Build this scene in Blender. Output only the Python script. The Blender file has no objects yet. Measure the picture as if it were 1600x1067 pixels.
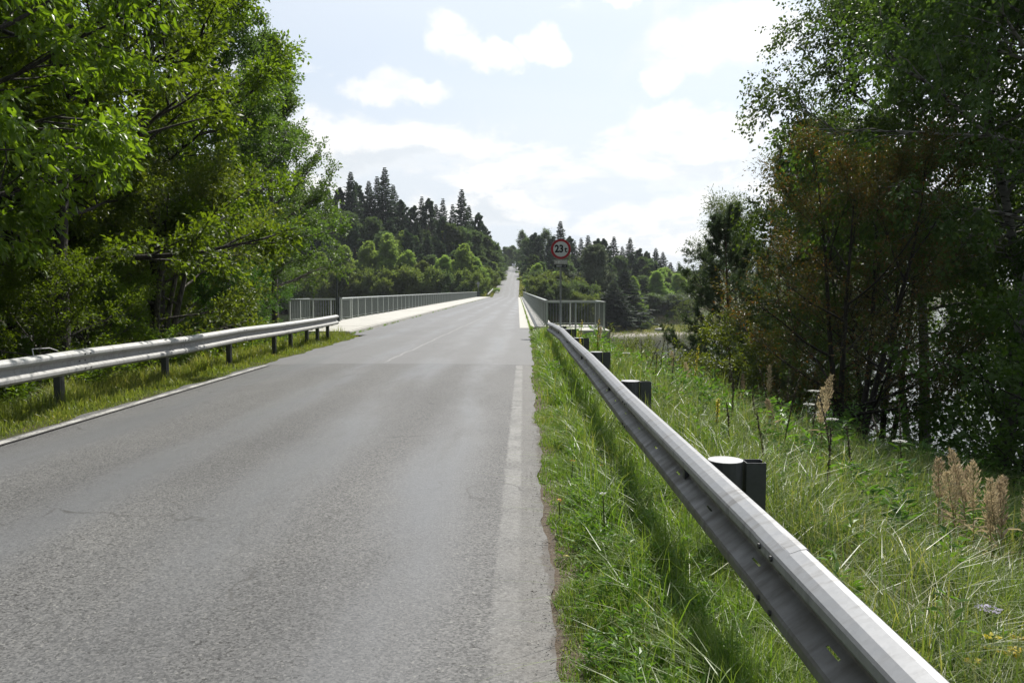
import bpy, math, random
import numpy as np
from mathutils import Vector, Matrix

random.seed(7)
RNG = np.random.default_rng(11)
scene = bpy.context.scene
col = scene.collection
PI = math.pi

# ------------------------------------------------------------------ camera, sky, sun
EYE = 1.6
FPX = 1225.0
cam_d = bpy.data.cameras.new('camera')
cam = bpy.data.objects.new('camera', cam_d)
col.objects.link(cam)
cam_d.sensor_width = 36.0
cam_d.lens = 36.0 * FPX / 1600.0
cam_d.clip_start = 0.05
cam_d.clip_end = 6000
PITCH = math.atan(80.5 / FPX)
YAW = math.atan(18.0 / FPX)
cam.location = (0, 0, EYE)
cam.rotation_euler = (PI / 2 - PITCH, 0, YAW)
scene.camera = cam

SUN_AZ, SUN_EL = math.radians(24), math.radians(50)       # azimuth to the right of straight ahead
sun_dir = Vector((math.sin(SUN_AZ) * math.cos(SUN_EL), math.cos(SUN_AZ) * math.cos(SUN_EL), math.sin(SUN_EL)))
sd = bpy.data.lights.new('sun', 'SUN')
sd.energy = 4.6
sd.angle = math.radians(0.55)
sd.color = (1.0, 0.955, 0.88)
sun = bpy.data.objects.new('sun', sd)
col.objects.link(sun)
sun.location = (30, 60, 90)
sun.rotation_euler = sun_dir.to_track_quat('Z', 'Y').to_euler()

scene.view_settings.view_transform = 'Standard'
scene.view_settings.look = 'None'
scene.view_settings.gamma = 1
scene.view_settings.exposure = 0.42
scene.render.engine = 'CYCLES'
cy = scene.cycles
cy.max_bounces = 7
cy.diffuse_bounces = 3
cy.glossy_bounces = 2
cy.transmission_bounces = 4
cy.transparent_max_bounces = 4
cy.caustics_reflective = False
cy.caustics_refractive = False
cy.use_denoising = True
cy.sample_clamp_indirect = 6


class NT:
    """small node-tree helper"""
    def __init__(self, tree):
        self.t = tree
        tree.nodes.clear()

    def n(self, kind, **kw):
        nd = self.t.nodes.new(kind)
        for k, v in kw.items():
            setattr(nd, k, v)
        return nd

    def link(self, a, b):
        self.t.links.new(a, b)

    def put(self, sock, v):
        if isinstance(v, bpy.types.NodeSocket):
            self.link(v, sock)
        elif v is not None:
            if hasattr(sock, 'default_value'):
                try:
                    sock.default_value = v
                except Exception:
                    sock.default_value = tuple(v) + (1,)

    def math(self, op, a, b=None, c=None, clamp=False):
        nd = self.n('ShaderNodeMath', operation=op, use_clamp=clamp)
        for i, v in enumerate((a, b, c)):
            if v is not None:
                self.put(nd.inputs[i], v)
        return nd.outputs[0]

    def vmath(self, op, a, b=None, out=0):
        nd = self.n('ShaderNodeVectorMath', operation=op)
        self.put(nd.inputs[0], a)
        if b is not None:
            self.put(nd.inputs[1], b)
        return nd.outputs['Value'] if op in ('DOT_PRODUCT', 'LENGTH', 'DISTANCE') else nd.outputs[0]

    def mix(self, f, a, b, blend='MIX'):
        nd = self.n('ShaderNodeMix', data_type='RGBA', blend_type=blend)
        self.put(nd.inputs['Factor'], f)
        self.put(nd.inputs[6], a if isinstance(a, bpy.types.NodeSocket) else tuple(a) + ((1,) if len(a) == 3 else ()))
        self.put(nd.inputs[7], b if isinstance(b, bpy.types.NodeSocket) else tuple(b) + ((1,) if len(b) == 3 else ()))
        return nd.outputs[2]

    def noise(self, vec, scale, detail=4, rough=0.5, dist=0.0):
        nd = self.n('ShaderNodeTexNoise')
        if vec is not None:
            self.put(nd.inputs['Vector'], vec)
        nd.inputs['Scale'].default_value = scale
        nd.inputs['Detail'].default_value = detail
        nd.inputs['Roughness'].default_value = rough
        nd.inputs['Distortion'].default_value = dist
        return nd.outputs['Fac']

    def step(self, x, lo, hi, a=0.0, b=1.0, smooth=True):
        nd = self.n('ShaderNodeMapRange')
        nd.interpolation_type = 'SMOOTHSTEP' if smooth else 'LINEAR'
        self.put(nd.inputs[0], x)
        for i, v in zip((1, 2, 3, 4), (lo, hi, a, b)):
            self.put(nd.inputs[i], v)
        return nd.outputs[0]

    def xyz(self, v):
        nd = self.n('ShaderNodeSeparateXYZ')
        self.put(nd.inputs[0], v)
        return nd.outputs

    def comb(self, x, y, z):
        nd = self.n('ShaderNodeCombineXYZ')
        for i, v in enumerate((x, y, z)):
            self.put(nd.inputs[i], v)
        return nd.outputs[0]


def make_world():
    w = bpy.data.worlds.new('World')
    scene.world = w
    w.use_nodes = True
    N = NT(w.node_tree)
    out = N.n('ShaderNodeOutputWorld')
    bg = N.n('ShaderNodeBackground')
    bg.inputs['Strength'].default_value = 0.1
    N.link(bg.outputs[0], out.inputs[0])
    sky = N.n('ShaderNodeTexSky')
    sky.sky_type = 'NISHITA'
    sky.sun_disc = False
    sky.sun_elevation = SUN_EL
    sky.sun_rotation = SUN_AZ
    sky.altitude = 400
    sky.air_density = 1.0
    sky.dust_density = 1.0
    g = N.n('ShaderNodeTexCoord').outputs['Generated']
    d = N.vmath('NORMALIZE', g)
    X, Y, Z = N.xyz(d)
    up = N.math('MAXIMUM', Z, 0.0)
    # high thin veil over the blue
    towards = N.step(N.vmath('DOT_PRODUCT', d, tuple(sun_dir)), -0.3, 1.0, 0.0, 1.0, smooth=False)
    white = N.math('MULTIPLY_ADD', towards, 7.0, 1.8)
    wc = N.comb(white, N.math('MULTIPLY', white, 1.0), N.math('MULTIPLY', white, 1.0))
    zz = N.math('ADD', up, 0.10)
    p = N.comb(N.math('DIVIDE', X, zz), N.math('DIVIDE', Y, zz), 0.0)
    veil = N.noise(p, 0.35, 3, 0.5, 0.6)
    veil_f = N.step(veil, 0.3, 0.72, 0.68, 0.92)
    horizon = N.step(Z, 0.0, 0.3, 0.30, 0.0)
    veil_f = N.math('ADD', veil_f, horizon, clamp=True)
    base = N.mix(veil_f, sky.outputs[0], N.vmath('MULTIPLY', wc, (0.90, 0.97, 1.045)))
    # drifting cumulus, more of it lower down
    q = N.comb(N.math('DIVIDE', X, N.math('ADD', up, 0.22)), N.math('DIVIDE', Y, N.math('ADD', up, 0.22)), N.math('MULTIPLY', up, 6.0))
    qd = N.vmath('MULTIPLY', d, (1.0, 1.0, 2.3))
    c1 = N.noise(qd, 7.5, 9, 0.58, 0.25)
    bias = N.step(Z, 0.17, 0.27, 0.045, -0.13)
    cov = N.math('ADD', c1, bias)
    # puffs standing apart: their own bearings on the sky
    puffs = [(700, 62, .030, .030), (722, 78, .030, .026), (760, 95, .036, .022), (795, 98, .026, .020), (845, 80, .030, .020), (872, 90, .020, .014),
             (580, 150, .040, .018), (612, 140, .034, .024), (660, 150, .040, .018), (1150, 60, .09, .04), (1060, 85, .06, .035), (1030, 130, .03, .02), (960, 4, .04, .012),
             (1030, 190, .05, .022), (1095, 225, .05, .022)]
    dn = N.n('ShaderNodeTexNoise')
    N.put(dn.inputs['Vector'], d)
    dn.inputs['Scale'].default_value = 26
    dn.inputs['Detail'].default_value = 7
    dn.inputs['Roughness'].default_value = 0.6
    wob = N.vmath('MULTIPLY', N.vmath('SUBTRACT', dn.outputs['Color'], (.5, .5, .5)), (.05, .05, .045))
    dw = N.vmath('ADD', d, wob)
    best = None
    for (px, py, rx, rz) in puffs:
        v = Vector(((px - 818) / FPX, 1.0, (453 - py) / FPX)).normalized()
        df = N.vmath('SUBTRACT', dw, tuple(v))
        sc = N.vmath('MULTIPLY', df, (1 / rx, 1 / rx, 1 / rz))
        m = N.math('SUBTRACT', 1.0, N.vmath('LENGTH', sc))
        best = m if best is None else N.math('MAXIMUM', best, m)
    cov2 = N.step(best, -0.05, 0.55)
    cmask = N.step(cov, 0.45, 0.60)
    mask = N.math('MAXIMUM', cmask, cov2)
    # grey undersides: the same noise sampled a little higher
    q2 = N.vmath('ADD', qd, (0.0, 0.0, 0.05))
    c2 = N.noise(q2, 7.5, 9, 0.58, 0.25)
    under = N.step(N.math('SUBTRACT', c2, c1), -0.06, 0.10, 0.0, 1.0)
    pf_ = N.math('MULTIPLY', N.step(N.noise(N.vmath('MULTIPLY', d, (1.0, 1.0, 1.8)), 19, 6, 0.6), 0.42, 0.66), N.step(best, 0.15, 0.5, 0.0, 0.55))
    under = N.math('MAXIMUM', N.math('MULTIPLY', under, N.step(c1, 0.42, 0.55)), pf_)
    ccol = N.mix(N.math('MULTIPLY', under, 0.95), N.vmath('MULTIPLY', wc, (1.15, 1.15, 1.14)), N.vmath('MULTIPLY', wc, (0.87, 0.93, 0.99)))
    skyc = N.mix(N.math('MULTIPLY', mask, 0.92), base, ccol)
    # a spreading vapour trail
    a = Vector(((1045 - 818) / FPX, 1, (453 - 0) / FPX)).normalized()
    b = Vector(((950 - 818) / FPX, 1, (453 - 150) / FPX)).normalized()
    nrm = a.cross(b).normalized()
    tr = N.math('ABSOLUTE', N.vmath('DOT_PRODUCT', dw, tuple(nrm)))
    band = N.step(tr, 0.002, 0.016, 1.0, 0.0)
    band = N.math('MULTIPLY', band, N.step(Z, 0.22, 0.34, 0.0, 0.3))
    skyc = N.mix(band, skyc, wc)
    N.put(bg.inputs[0], skyc)


make_world()

# ------------------------------------------------------------------ helpers
def tag(o, label=None, cat=None, group=None, kind=None):
    if label: o['label'] = label
    if cat: o['category'] = cat
    if group: o['group'] = group
    if kind: o['kind'] = kind
    return o


def empty(name, loc=(0, 0, 0), rz=0.0, label=None, cat=None, group=None):
    o = bpy.data.objects.new(name, None)
    col.objects.link(o)
    o.location = loc
    o.rotation_euler = (0, 0, rz)
    o.empty_display_size = 0.2
    return tag(o, label, cat, group)


def np_mesh(name, V, F, mat, attr=None, smooth=False):
    """V (n,3), F list of arrays of shape (m,k)"""
    me = bpy.data.meshes.new(name)
    V = np.asarray(V, dtype=np.float32)
    me.vertices.add(len(V))
    me.vertices.foreach_set('co', V.ravel())
    fl = [np.asarray(f, dtype=np.int32) for f in (F if isinstance(F, list) else [F]) if len(f)]
    loops = np.concatenate([f.ravel() for f in fl])
    sizes = np.concatenate([np.full(len(f), f.shape[1], dtype=np.int32) for f in fl])
    me.loops.add(len(loops))
    me.loops.foreach_set('vertex_index', loops)
    me.polygons.add(len(sizes))
    starts = np.concatenate(([0], np.cumsum(sizes)[:-1])).astype(np.int32)
    me.polygons.foreach_set('loop_start', starts)
    me.polygons.foreach_set('use_smooth', np.full(len(sizes), bool(smooth)))
    me.update(calc_edges=True)
    if attr is not None:
        for k, a in attr.items():
            at = me.attributes.new(k, 'FLOAT', 'POINT')
            at.data.foreach_set('value', np.asarray(a, dtype=np.float32))
    if mat is not None:
        for m in (mat if isinstance(mat, (list, tuple)) else [mat]):
            me.materials.append(m)
    return me


def obj(name, me, parent=None, loc=(0, 0, 0), rot=(0, 0, 0)):
    o = bpy.data.objects.new(name, me)
    col.objects.link(o)
    if parent is not None:
        o.parent = parent
    o.location = loc
    o.rotation_euler = rot
    return o


class MB:
    """collects solids into one mesh"""
    def __init__(self):
        self.v = []; self.f3 = []; self.f4 = []; self.n = 0

    def add(self, V, f3=None, f4=None):
        V = np.asarray(V, dtype=float)
        self.v.append(V)
        if f3 is not None and len(f3): self.f3.append(np.asarray(f3) + self.n)
        if f4 is not None and len(f4): self.f4.append(np.asarray(f4) + self.n)
        self.n += len(V)

    def box(self, x0, x1, y0, y1, z0, z1, rz=0.0, c=(0, 0)):
        V = np.array([(x, y, z) for z in (z0, z1) for y in (y0, y1) for x in (x0, x1)], dtype=float)
        if rz:
            ca, sa = math.cos(rz), math.sin(rz)
            x = V[:, 0] - c[0]; y = V[:, 1] - c[1]
            V[:, 0] = c[0] + ca * x - sa * y
            V[:, 1] = c[1] + sa * x + ca * y
        self.add(V, f4=[(0, 2, 3, 1), (4, 5, 7, 6), (0, 1, 5, 4), (2, 6, 7, 3), (0, 4, 6, 2), (1, 3, 7, 5)])

    def prism(self, pts, y0, y1, axis='y'):
        """closed outline pts (u,z) run along y"""
        n = len(pts)
        A = [(p[0], y0, p[1]) for p in pts] + [(p[0], y1, p[1]) for p in pts]
        if axis == 'x':
            A = [(y, x, z) for (x, y, z) in A]
        if axis == 'z':
            A = [(x, z, y) for (x, y, z) in A]
        q = [(i, (i + 1) % n, n + (i + 1) % n, n + i) for i in range(n)]
        t = [(0, i + 1, i) for i in range(1, n - 1)] + [(n, n + i, n + i + 1) for i in range(1, n - 1)]
        self.add(A, f3=t, f4=q)

    def tube(self, P, R, s=5, cap=True):
        P = np.asarray(P, dtype=float)
        n = len(P)
        R = np.broadcast_to(np.asarray(R, dtype=float), (n,))
        T = np.gradient(P, axis=0)
        T /= np.linalg.norm(T, axis=1)[:, None] + 1e-9
        ref = np.array([0.0, 0, 1]) if abs(T[0, 2]) < 0.9 else np.array([1.0, 0, 0])
        A = np.cross(T, ref); A /= np.linalg.norm(A, axis=1)[:, None] + 1e-9
        B = np.cross(T, A)
        th = np.arange(s) * 2 * PI / s
        V = P[:, None, :] + R[:, None, None] * (np.cos(th)[None, :, None] * A[:, None, :] + np.sin(th)[None, :, None] * B[:, None, :])
        V = V.reshape(-1, 3)
        i = np.arange(n - 1)[:, None] * s
        j = np.arange(s)[None, :]
        k = (j + 1) % s
        q = np.stack([i + j, i + k, i + s + k, i + s + j], axis=-1).reshape(-1, 4)
        t = []
        if cap:
            t = [(0, a, a + 1) for a in range(1, s - 1)] + [((n - 1) * s, (n - 1) * s + a + 1, (n - 1) * s + a) for a in range(1, s - 1)]
        self.add(V, f3=t, f4=q)

    def mesh(self, name, mat, smooth=False, attr=None):
        F = []
        if self.f4: F.append(np.concatenate(self.f4))
        if self.f3: F.append(np.concatenate(self.f3))
        return np_mesh(name, np.concatenate(self.v), F, mat, attr, smooth)

    def build(self, name, mat, parent=None, smooth=False, loc=(0, 0, 0), rot=(0, 0, 0)):
        return obj(name, self.mesh(name, mat, smooth), parent, loc, rot)


def copy_tree(o, parent=None):
    c = o.copy()
    col.objects.link(c)
    if parent is not None:
        c.parent = parent
    for ch in list(o.children):
        copy_tree(ch, c)
    return c


# ------------------------------------------------------------------ materials
def new_mat(name):
    m = bpy.data.materials.new(name)
    m.use_nodes = True
    N = NT(m.node_tree)
    out = N.n('ShaderNodeOutputMaterial')
    bsdf = N.n('ShaderNodeBsdfPrincipled')
    N.link(bsdf.outputs[0], out.inputs[0])
    return m, N, bsdf, out


def pos(N):
    return N.n('ShaderNodeNewGeometry').outputs['Position']


def objco(N):
    return N.n('ShaderNodeTexCoord').outputs['Object']


def bump(N, bsdf, h, strength=0.3, dist=0.01):
    b = N.n('ShaderNodeBump')
    b.inputs['Strength'].default_value = strength
    b.inputs['Distance'].default_value = dist
    N.put(b.inputs['Height'], h)
    N.link(b.outputs[0], bsdf.inputs['Normal'])


def simple(name, rgb, rough=0.6, metal=0.0, var=0.15, scale=8.0, bmp=0.0, spec=0.5):
    m, N, B, _ = new_mat(name)
    v = objco(N)
    f = N.noise(v, scale, 5, 0.6)
    c = N.mix(N.step(f, 0.3, 0.7), [x * (1 - var) for x in rgb], [min(1, x * (1 + var)) for x in rgb])
    N.put(B.inputs['Base Color'], c)
    B.inputs['Roughness'].default_value = rough
    B.inputs['Metallic'].default_value = metal
    B.inputs['Specular IOR Level'].default_value = spec
    if bmp:
        bump(N, B, N.noise(v, scale * 4, 4, 0.6), bmp, 0.01)
    return m


def leaf_mat(name, ca, cb, trans, tmix=0.4, rough=0.42, extra=None, spec=0.5):
    """two leaf colours picked leaf by leaf; light also comes through the blade"""
    m, N, B, out = new_mat(name)
    at = N.n('ShaderNodeAttribute', attribute_name='rnd').outputs['Fac']
    oi = N.n('ShaderNodeObjectInfo').outputs['Random']
    c = N.mix(at, ca, cb)
    if extra is not None:                                   # a share of leaves already turning
        c = N.mix(N.step(at, extra[1], 1.0), c, extra[0])
    big = N.noise(objco(N), 0.9, 3, 0.5)
    c = N.mix(N.step(big, 0.3, 0.7, 0.0, 0.35), c, N.mix(0.5, c, cb))
    hs = N.n('ShaderNodeHueSaturation')
    N.put(hs.inputs['Color'], c)
    N.put(hs.inputs['Value'], N.step(oi, 0, 1, 0.82, 1.18, False))
    N.put(hs.inputs['Hue'], N.step(oi, 0, 1, 0.49, 0.51, False))
    c = hs.outputs[0]
    N.put(B.inputs['Base Color'], c)
    B.inputs['Roughness'].default_value = rough
    B.inputs['Specular IOR Level'].default_value = spec
    tr = N.n('ShaderNodeBsdfTranslucent')
    N.put(tr.inputs[0], N.mix(1.0, c, [t for t in trans], 'MULTIPLY'))
    mx = N.n('ShaderNodeMixShader')
    mx.inputs[0].default_value = tmix
    N.link(B.outputs[0], mx.inputs[1])
    N.link(tr.outputs[0], mx.inputs[2])
    N.link(mx.outputs[0], out.inputs[0])
    return m


def bark_mat(name, rgb, dark=(0.02, 0.017, 0.013), birch=False):
    m, N, B, _ = new_mat(name)
    v = objco(N)
    X, Y, Z = N.xyz(v)
    st = N.noise(N.comb(N.math('MULTIPLY', X, 9), N.math('MULTIPLY', Y, 9), N.math('MULTIPLY', Z, 1.8)), 3.0, 5, 0.6)
    if birch:
        sc = N.noise(N.comb(N.math('MULTIPLY', X, 2), N.math('MULTIPLY', Y, 2), N.math('MULTIPLY', Z, 9)), 2.0, 4, 0.6)
        f = N.math('MAXIMUM', N.step(sc, 0.5, 0.6), N.step(Z, 1.5, 4.0, 0.9, 0.0))
        c = N.mix(f, rgb, dark)
    else:
        c = N.mix(N.step(st, 0.35, 0.65), dark, rgb)
    N.put(B.inputs['Base Color'], c)
    B.inputs['Roughness'].default_value = 0.9
    bump(N, B, st, 0.6, 0.03)
    return m


def asphalt_color(N, v):
    """aggregate, tracks and patches shared by the road and its worn markings"""
    X, Y, Z = N.xyz(v)
    fine = N.noise(v, 120, 3, 0.65)
    grit = N.n('ShaderNodeTexVoronoi')
    N.put(grit.inputs['Vector'], v)
    grit.inputs['Scale'].default_value = 95
    stone = N.xyz(grit.outputs['Color'])[0]
    pit = N.noise(N.vmath('ADD', v, (3, 9, 0)), 38, 4, 0.7)
    patch = N.noise(N.comb(N.math('MULTIPLY', X, 0.9), N.math('MULTIPLY', Y, 0.22), 0.0), 1.0, 5, 0.6)
    blot = N.noise(N.vmath('ADD', v, (14, 2, 0)), 0.8, 5, 0.6)
    c = N.mix(stone, (0.060, 0.060, 0.060), (0.175, 0.172, 0.167))
    c = N.mix(N.step(stone, 0.97, 0.99), c, (0.22, 0.215, 0.20))
    c = N.mix(N.step(pit, 0.57, 0.66), c, (0.028, 0.027, 0.025))
    c = N.mix(N.step(patch, 0.32, 0.68, 0.0, 0.6), c, N.mix(1.0, c, (0.62, 0.62, 0.63), 'MULTIPLY'))
    c = N.mix(N.step(blot, 0.5, 0.75, 0.0, 0.6), c, N.mix(1.0, c, (1.18, 1.17, 1.14), 'MULTIPLY'))
    return c, fine, stone, pit, (X, Y, Z)


def road_material():
    m, N, B, _ = new_mat('worn_asphalt')
    v = pos(N)
    c, fine, stone, pit, (X, Y, Z) = asphalt_color(N, v)
    wob = N.math('MULTIPLY_ADD', N.noise(N.comb(0.0, Y, 0.0), 0.25, 3), 0.5, -0.25)
    xx = N.math('ADD', X, wob)
    # polished wheel tracks
    tracks = None
    for cx, w in ((-4.75, .42), (-3.3, .30), (-1.95, .38), (-0.75, .34)):
        t = N.step(N.math('ABSOLUTE', N.math('SUBTRACT', xx, cx)), 0.0, w * 1.7, 1.0, 0.0)
        tracks = t if tracks is None else N.math('MAXIMUM', tracks, t)
    near = N.step(Y, 172, 180, 1.0, 0.0)
    tn = N.step(N.noise(N.comb(X, N.math('MULTIPLY', Y, 0.2), 4.0), 0.9, 4, 0.6), 0.25, 0.7)
    c = N.mix(N.math('MULTIPLY', N.math('MULTIPLY', N.math('MULTIPLY', tracks, tn), near), 0.75), c, (0.158, 0.162, 0.170))
    # smoother, paler surface on the bridge and after the joint
    sm = N.math('MULTIPLY', N.step(N.math('ADD', Y, N.math('MULTIPLY', N.noise(v, 1.3, 3), 0.06)), 16.77, 16.82), 0.6)
    c = N.mix(sm, c, (0.168, 0.168, 0.171))
    # faint colour of the beginning of dust at the right edge
    e = N.math('ADD', X, N.math('MULTIPLY', N.noise(v, 2.5, 5, 0.7), -0.35))
    dust = N.math('MULTIPLY', N.step(e, -0.36, -0.12), N.step(Y, 16, 18, 1.0, 0.0))
    c = N.mix(N.math('MULTIPLY', dust, 0.35), c, (0.18, 0.168, 0.15))
    brk = N.math('MULTIPLY', N.step(e, -0.06, -0.02), N.step(Y, 9.5, 11, 1.0, 0.0))
    c = N.mix(N.math('MULTIPLY', brk, 0.85), c, (0.072, 0.060, 0.05))
    # worn white edge line, nearly gone close by
    wrn = N.math('ADD', N.math('MULTIPLY', N.noise(v, 30, 5, 0.7), 0.5), N.math('MULTIPLY', N.noise(v, 2.2, 4, 0.6), 0.5))
    lx = N.math('ADD', X, N.math('MULTIPLY_ADD', N.noise(v, 10, 3), 0.05, -0.025))
    lf_ = N.math('MULTIPLY', N.step(N.math('ABSOLUTE', N.math('ADD', lx, 0.09)), 0.05, 0.085, 1.0, 0.0), N.step(wrn, 0.38, 0.66, 1.0, 0.0))
    lf_ = N.math('MULTIPLY', N.math('MULTIPLY', lf_, N.step(Y, 2.5, 8.0, 0.15, 0.6)), N.step(Y, 16.66, 16.7, 1.0, 0.0))
    c = N.mix(lf_, c, (0.30, 0.295, 0.28))
    # transverse joints and a wandering sealed crack up the middle
    jn = N.math('MULTIPLY', N.noise(v, 1.3, 3), 0.06)
    jy = N.math('ADD', Y, jn)
    for yj, wj, a in ((16.79, .05, .85), (32.7, .10, .8), (24.3, .03, .25)):
        ln = N.step(N.math('ABSOLUTE', N.math('SUBTRACT', jy, yj)), 0.0, wj, 1.0, 0.0)
        c = N.mix(N.math('MULTIPLY', ln, a), c, (0.05, 0.05, 0.05))
    cx = N.math('MULTIPLY_ADD', Y, 0.0255, -3.43)
    cr = N.step(N.math('ABSOLUTE', N.math('SUBTRACT', N.math('ADD', X, N.math('MULTIPLY', N.noise(v, 0.9, 4), 0.25)), N.math('ADD', cx, 0.06))), 0.0, 0.055, 1.0, 0.0)
    cr = N.math('MULTIPLY', cr, N.math('MULTIPLY', N.step(Y, 17, 17.6), N.step(Y, 42, 50, 1.0, 0.0)))
    c = N.mix(N.math('MULTIPLY', cr, 0.5), c, (0.33, 0.33, 0.32))
    ck = N.n('ShaderNodeTexVoronoi', feature='DISTANCE_TO_EDGE')
    N.put(ck.inputs['Vector'], N.vmath('ADD', v, N.vmath('MULTIPLY', N.comb(N.noise(v, 3, 4), N.noise(N.vmath('ADD', v, (5, 5, 5)), 3, 4), 0.0), (.5, .5, 0))))
    ck.inputs['Scale'].default_value = 0.45
    crk = N.math('MULTIPLY', N.step(ck.outputs['Distance'], 0.0, 0.008, 1.0, 0.0), N.step(N.noise(v, 0.6, 2), 0.52, 0.6))
    c = N.mix(N.math('MULTIPLY', crk, 0.8), c, (0.06, 0.058, 0.055))
    N.put(B.inputs['Base Color'], c)
    B.inputs['Roughness'].default_value = 0.62
    N.put(B.inputs['Roughness'], N.step(N.math('MULTIPLY', tracks, tn), 0, 1, 0.68, 0.44))
    B.inputs['Specular IOR Level'].default_value = 0.35
    h = N.math('ADD', N.math('MULTIPLY', fine, 0.4), N.math('ADD', N.math('MULTIPLY', stone, 0.5), N.math('MULTIPLY', pit, -0.6)))
    bump(N, B, h, 0.55, 0.006)
    return m


def marking_material(name, x_mid, half, wear_lo, wear_hi, rgb=(0.62, 0.61, 0.58), fade=1.0):
    m, N, B, _ = new_mat(name)
    v = pos(N)
    c, fine, stone, pit, (X, Y, Z) = asphalt_color(N, v)
    wr = N.math('ADD', N.math('MULTIPLY', N.noise(v, 30, 5, 0.7), 0.5), N.math('MULTIPLY', N.noise(v, 2.2, 4, 0.6), 0.5))
    edge = N.step(N.math('ABSOLUTE', N.math('SUBTRACT', N.math('ADD', X, N.math('MULTIPLY_ADD', N.noise(v, 14, 3), 0.03, -0.015)), x_mid)), half * 0.8, half, 1.0, 0.0)
    f = N.math('MULTIPLY', N.math('MULTIPLY', N.step(wr, wear_lo, wear_hi, 1.0, 0.0), edge), N.step(Y, 2.5, 7.0, fade, 1.0))
    N.put(B.inputs['Base Color'], N.mix(f, c, rgb))
    B.inputs['Roughness'].default_value = 0.65
    h = N.math('ADD', N.math('MULTIPLY', stone, 0.5), N.math('MULTIPLY', pit, -0.6))
    bump(N, B, h, 0.5, 0.006)
    return m


def ground_material():
    m, N, B, _ = new_mat('bank_ground')
    v = pos(N)
    X, Y, Z = N.xyz(v)
    n1 = N.noise(v, 0.35, 5, 0.6)
    n2 = N.noise(v, 7, 6, 0.7)
    n3 = N.noise(v, 55, 4, 0.7)
    soil = N.mix(n3, (0.035, 0.026, 0.017), (0.10, 0.078, 0.05))
    green = N.mix(n2, (0.030, 0.050, 0.014), (0.085, 0.115, 0.030))
    c = N.mix(N.step(N.math('ADD', n1, N.math('MULTIPLY', n2, 0.5)), 0.55, 0.95), green, soil)
    dry = N.mix(n3, (0.16, 0.14, 0.07), (0.24, 0.21, 0.12))
    far = N.math('MULTIPLY', N.step(Y, 158, 163), N.math('MULTIPLY', N.step(Y, 196, 200, 1.0, 0.0), N.step(X, 11, 15)))
    c = N.mix(N.math('MULTIPLY', far, N.step(n1, 0.4, 0.65)), c, dry)
    # shingle at the waterline
    peb = N.n('ShaderNodeTexVoronoi')
    N.put(peb.inputs['Vector'], v)
    peb.inputs['Scale'].default_value = 7
    pebc = N.mix(N.xyz(peb.outputs['Color'])[0], (0.17, 0.155, 0.13), (0.42, 0.39, 0.34))
    sh = N.step(N.math('ADD', Z, N.math('MULTIPLY', n2, 0.3)), -7.6, -7.35, 1.0, 0.0)
    c = N.mix(sh, c, pebc)
    # trodden gritty edge beside the asphalt
    ed = N.math('MULTIPLY', N.step(N.math('ADD', X, N.math('MULTIPLY', n2, -0.25)), 0.12, 0.3, 1.0, 0.0), N.step(X, -2, -1.9))
    c = N.mix(N.math('MULTIPLY', ed, N.step(Y, 45, 46, 1.0, 0.0)), c, N.mix(n3, (0.05, 0.036, 0.026), (0.19, 0.155, 0.12)))
    N.put(B.inputs['Base Color'], c)
    B.inputs['Roughness'].default_value = 0.95
    B.inputs['Specular IOR Level'].default_value = 0.2
    bump(N, B, N.math('ADD', N.math('MULTIPLY', n2, 0.6), N.math('MULTIPLY', n3, 0.3)), 0.8, 0.05)
    return m


def concrete_material(name, rgb, joint=0.0, stain=0.25):
    m, N, B, _ = new_mat(name)
    v = pos(N)
    X, Y, Z = N.xyz(v)
    a = N.noise(v, 1.1, 6, 0.65)
    b = N.noise(v, 26, 5, 0.7)
    c = N.mix(b, [x * 0.86 for x in rgb], rgb)
    c = N.mix(N.step(a, 0.45, 0.75, 0.0, stain), c, [x * 0.5 for x in rgb])
    N.put(B.inputs['Base Color'], c)
    B.inputs['Roughness'].default_value = 0.85
    bump(N, B, b, 0.3, 0.01)
    return m


def galvanised(name, rgb, rough, metal, streak=0.35, shade_grime=0.0):
    m, N, B, _ = new_mat(name)
    v = objco(N)
    X, Y, Z = N.xyz(v)
    sp = N.n('ShaderNodeTexVoronoi')
    N.put(sp.inputs['Vector'], v)
    sp.inputs['Scale'].default_value = 45
    s = N.xyz(sp.outputs['Color'])[0]
    run = N.noise(N.comb(N.math('MULTIPLY', X, 2.0), N.math('MULTIPLY', Y, 7.0), N.math('MULTIPLY', Z, 0.9)), 2.0, 5, 0.65)
    c = N.mix(s, [x * 0.9 for x in rgb], rgb)
    c = N.mix(N.step(run, 0.5, 0.72, 0.0, streak), c, [rgb[0] * 0.40, rgb[1] * 0.37, rgb[2] * 0.33])
    if shade_grime:                                  # shade of the lower folds put into the colour, plus dried road spray
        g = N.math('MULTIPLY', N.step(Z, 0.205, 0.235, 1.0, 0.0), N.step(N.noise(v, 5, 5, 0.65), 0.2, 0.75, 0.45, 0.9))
        c = N.mix(N.math('MULTIPLY', g, shade_grime), c, (0.085, 0.075, 0.058))
        N.put(B.inputs['Metallic'], N.math('MULTIPLY_ADD', g, -metal * shade_grime * .7, metal))
    else:
        B.inputs['Metallic'].default_value = metal
    N.put(B.inputs['Base Color'], c)
    N.put(B.inputs['Roughness'], N.step(run, 0.3, 0.7, rough, rough + 0.2))
    bump(N, B, N.noise(v, 14, 3), 0.08, 0.01)
    return m


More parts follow.
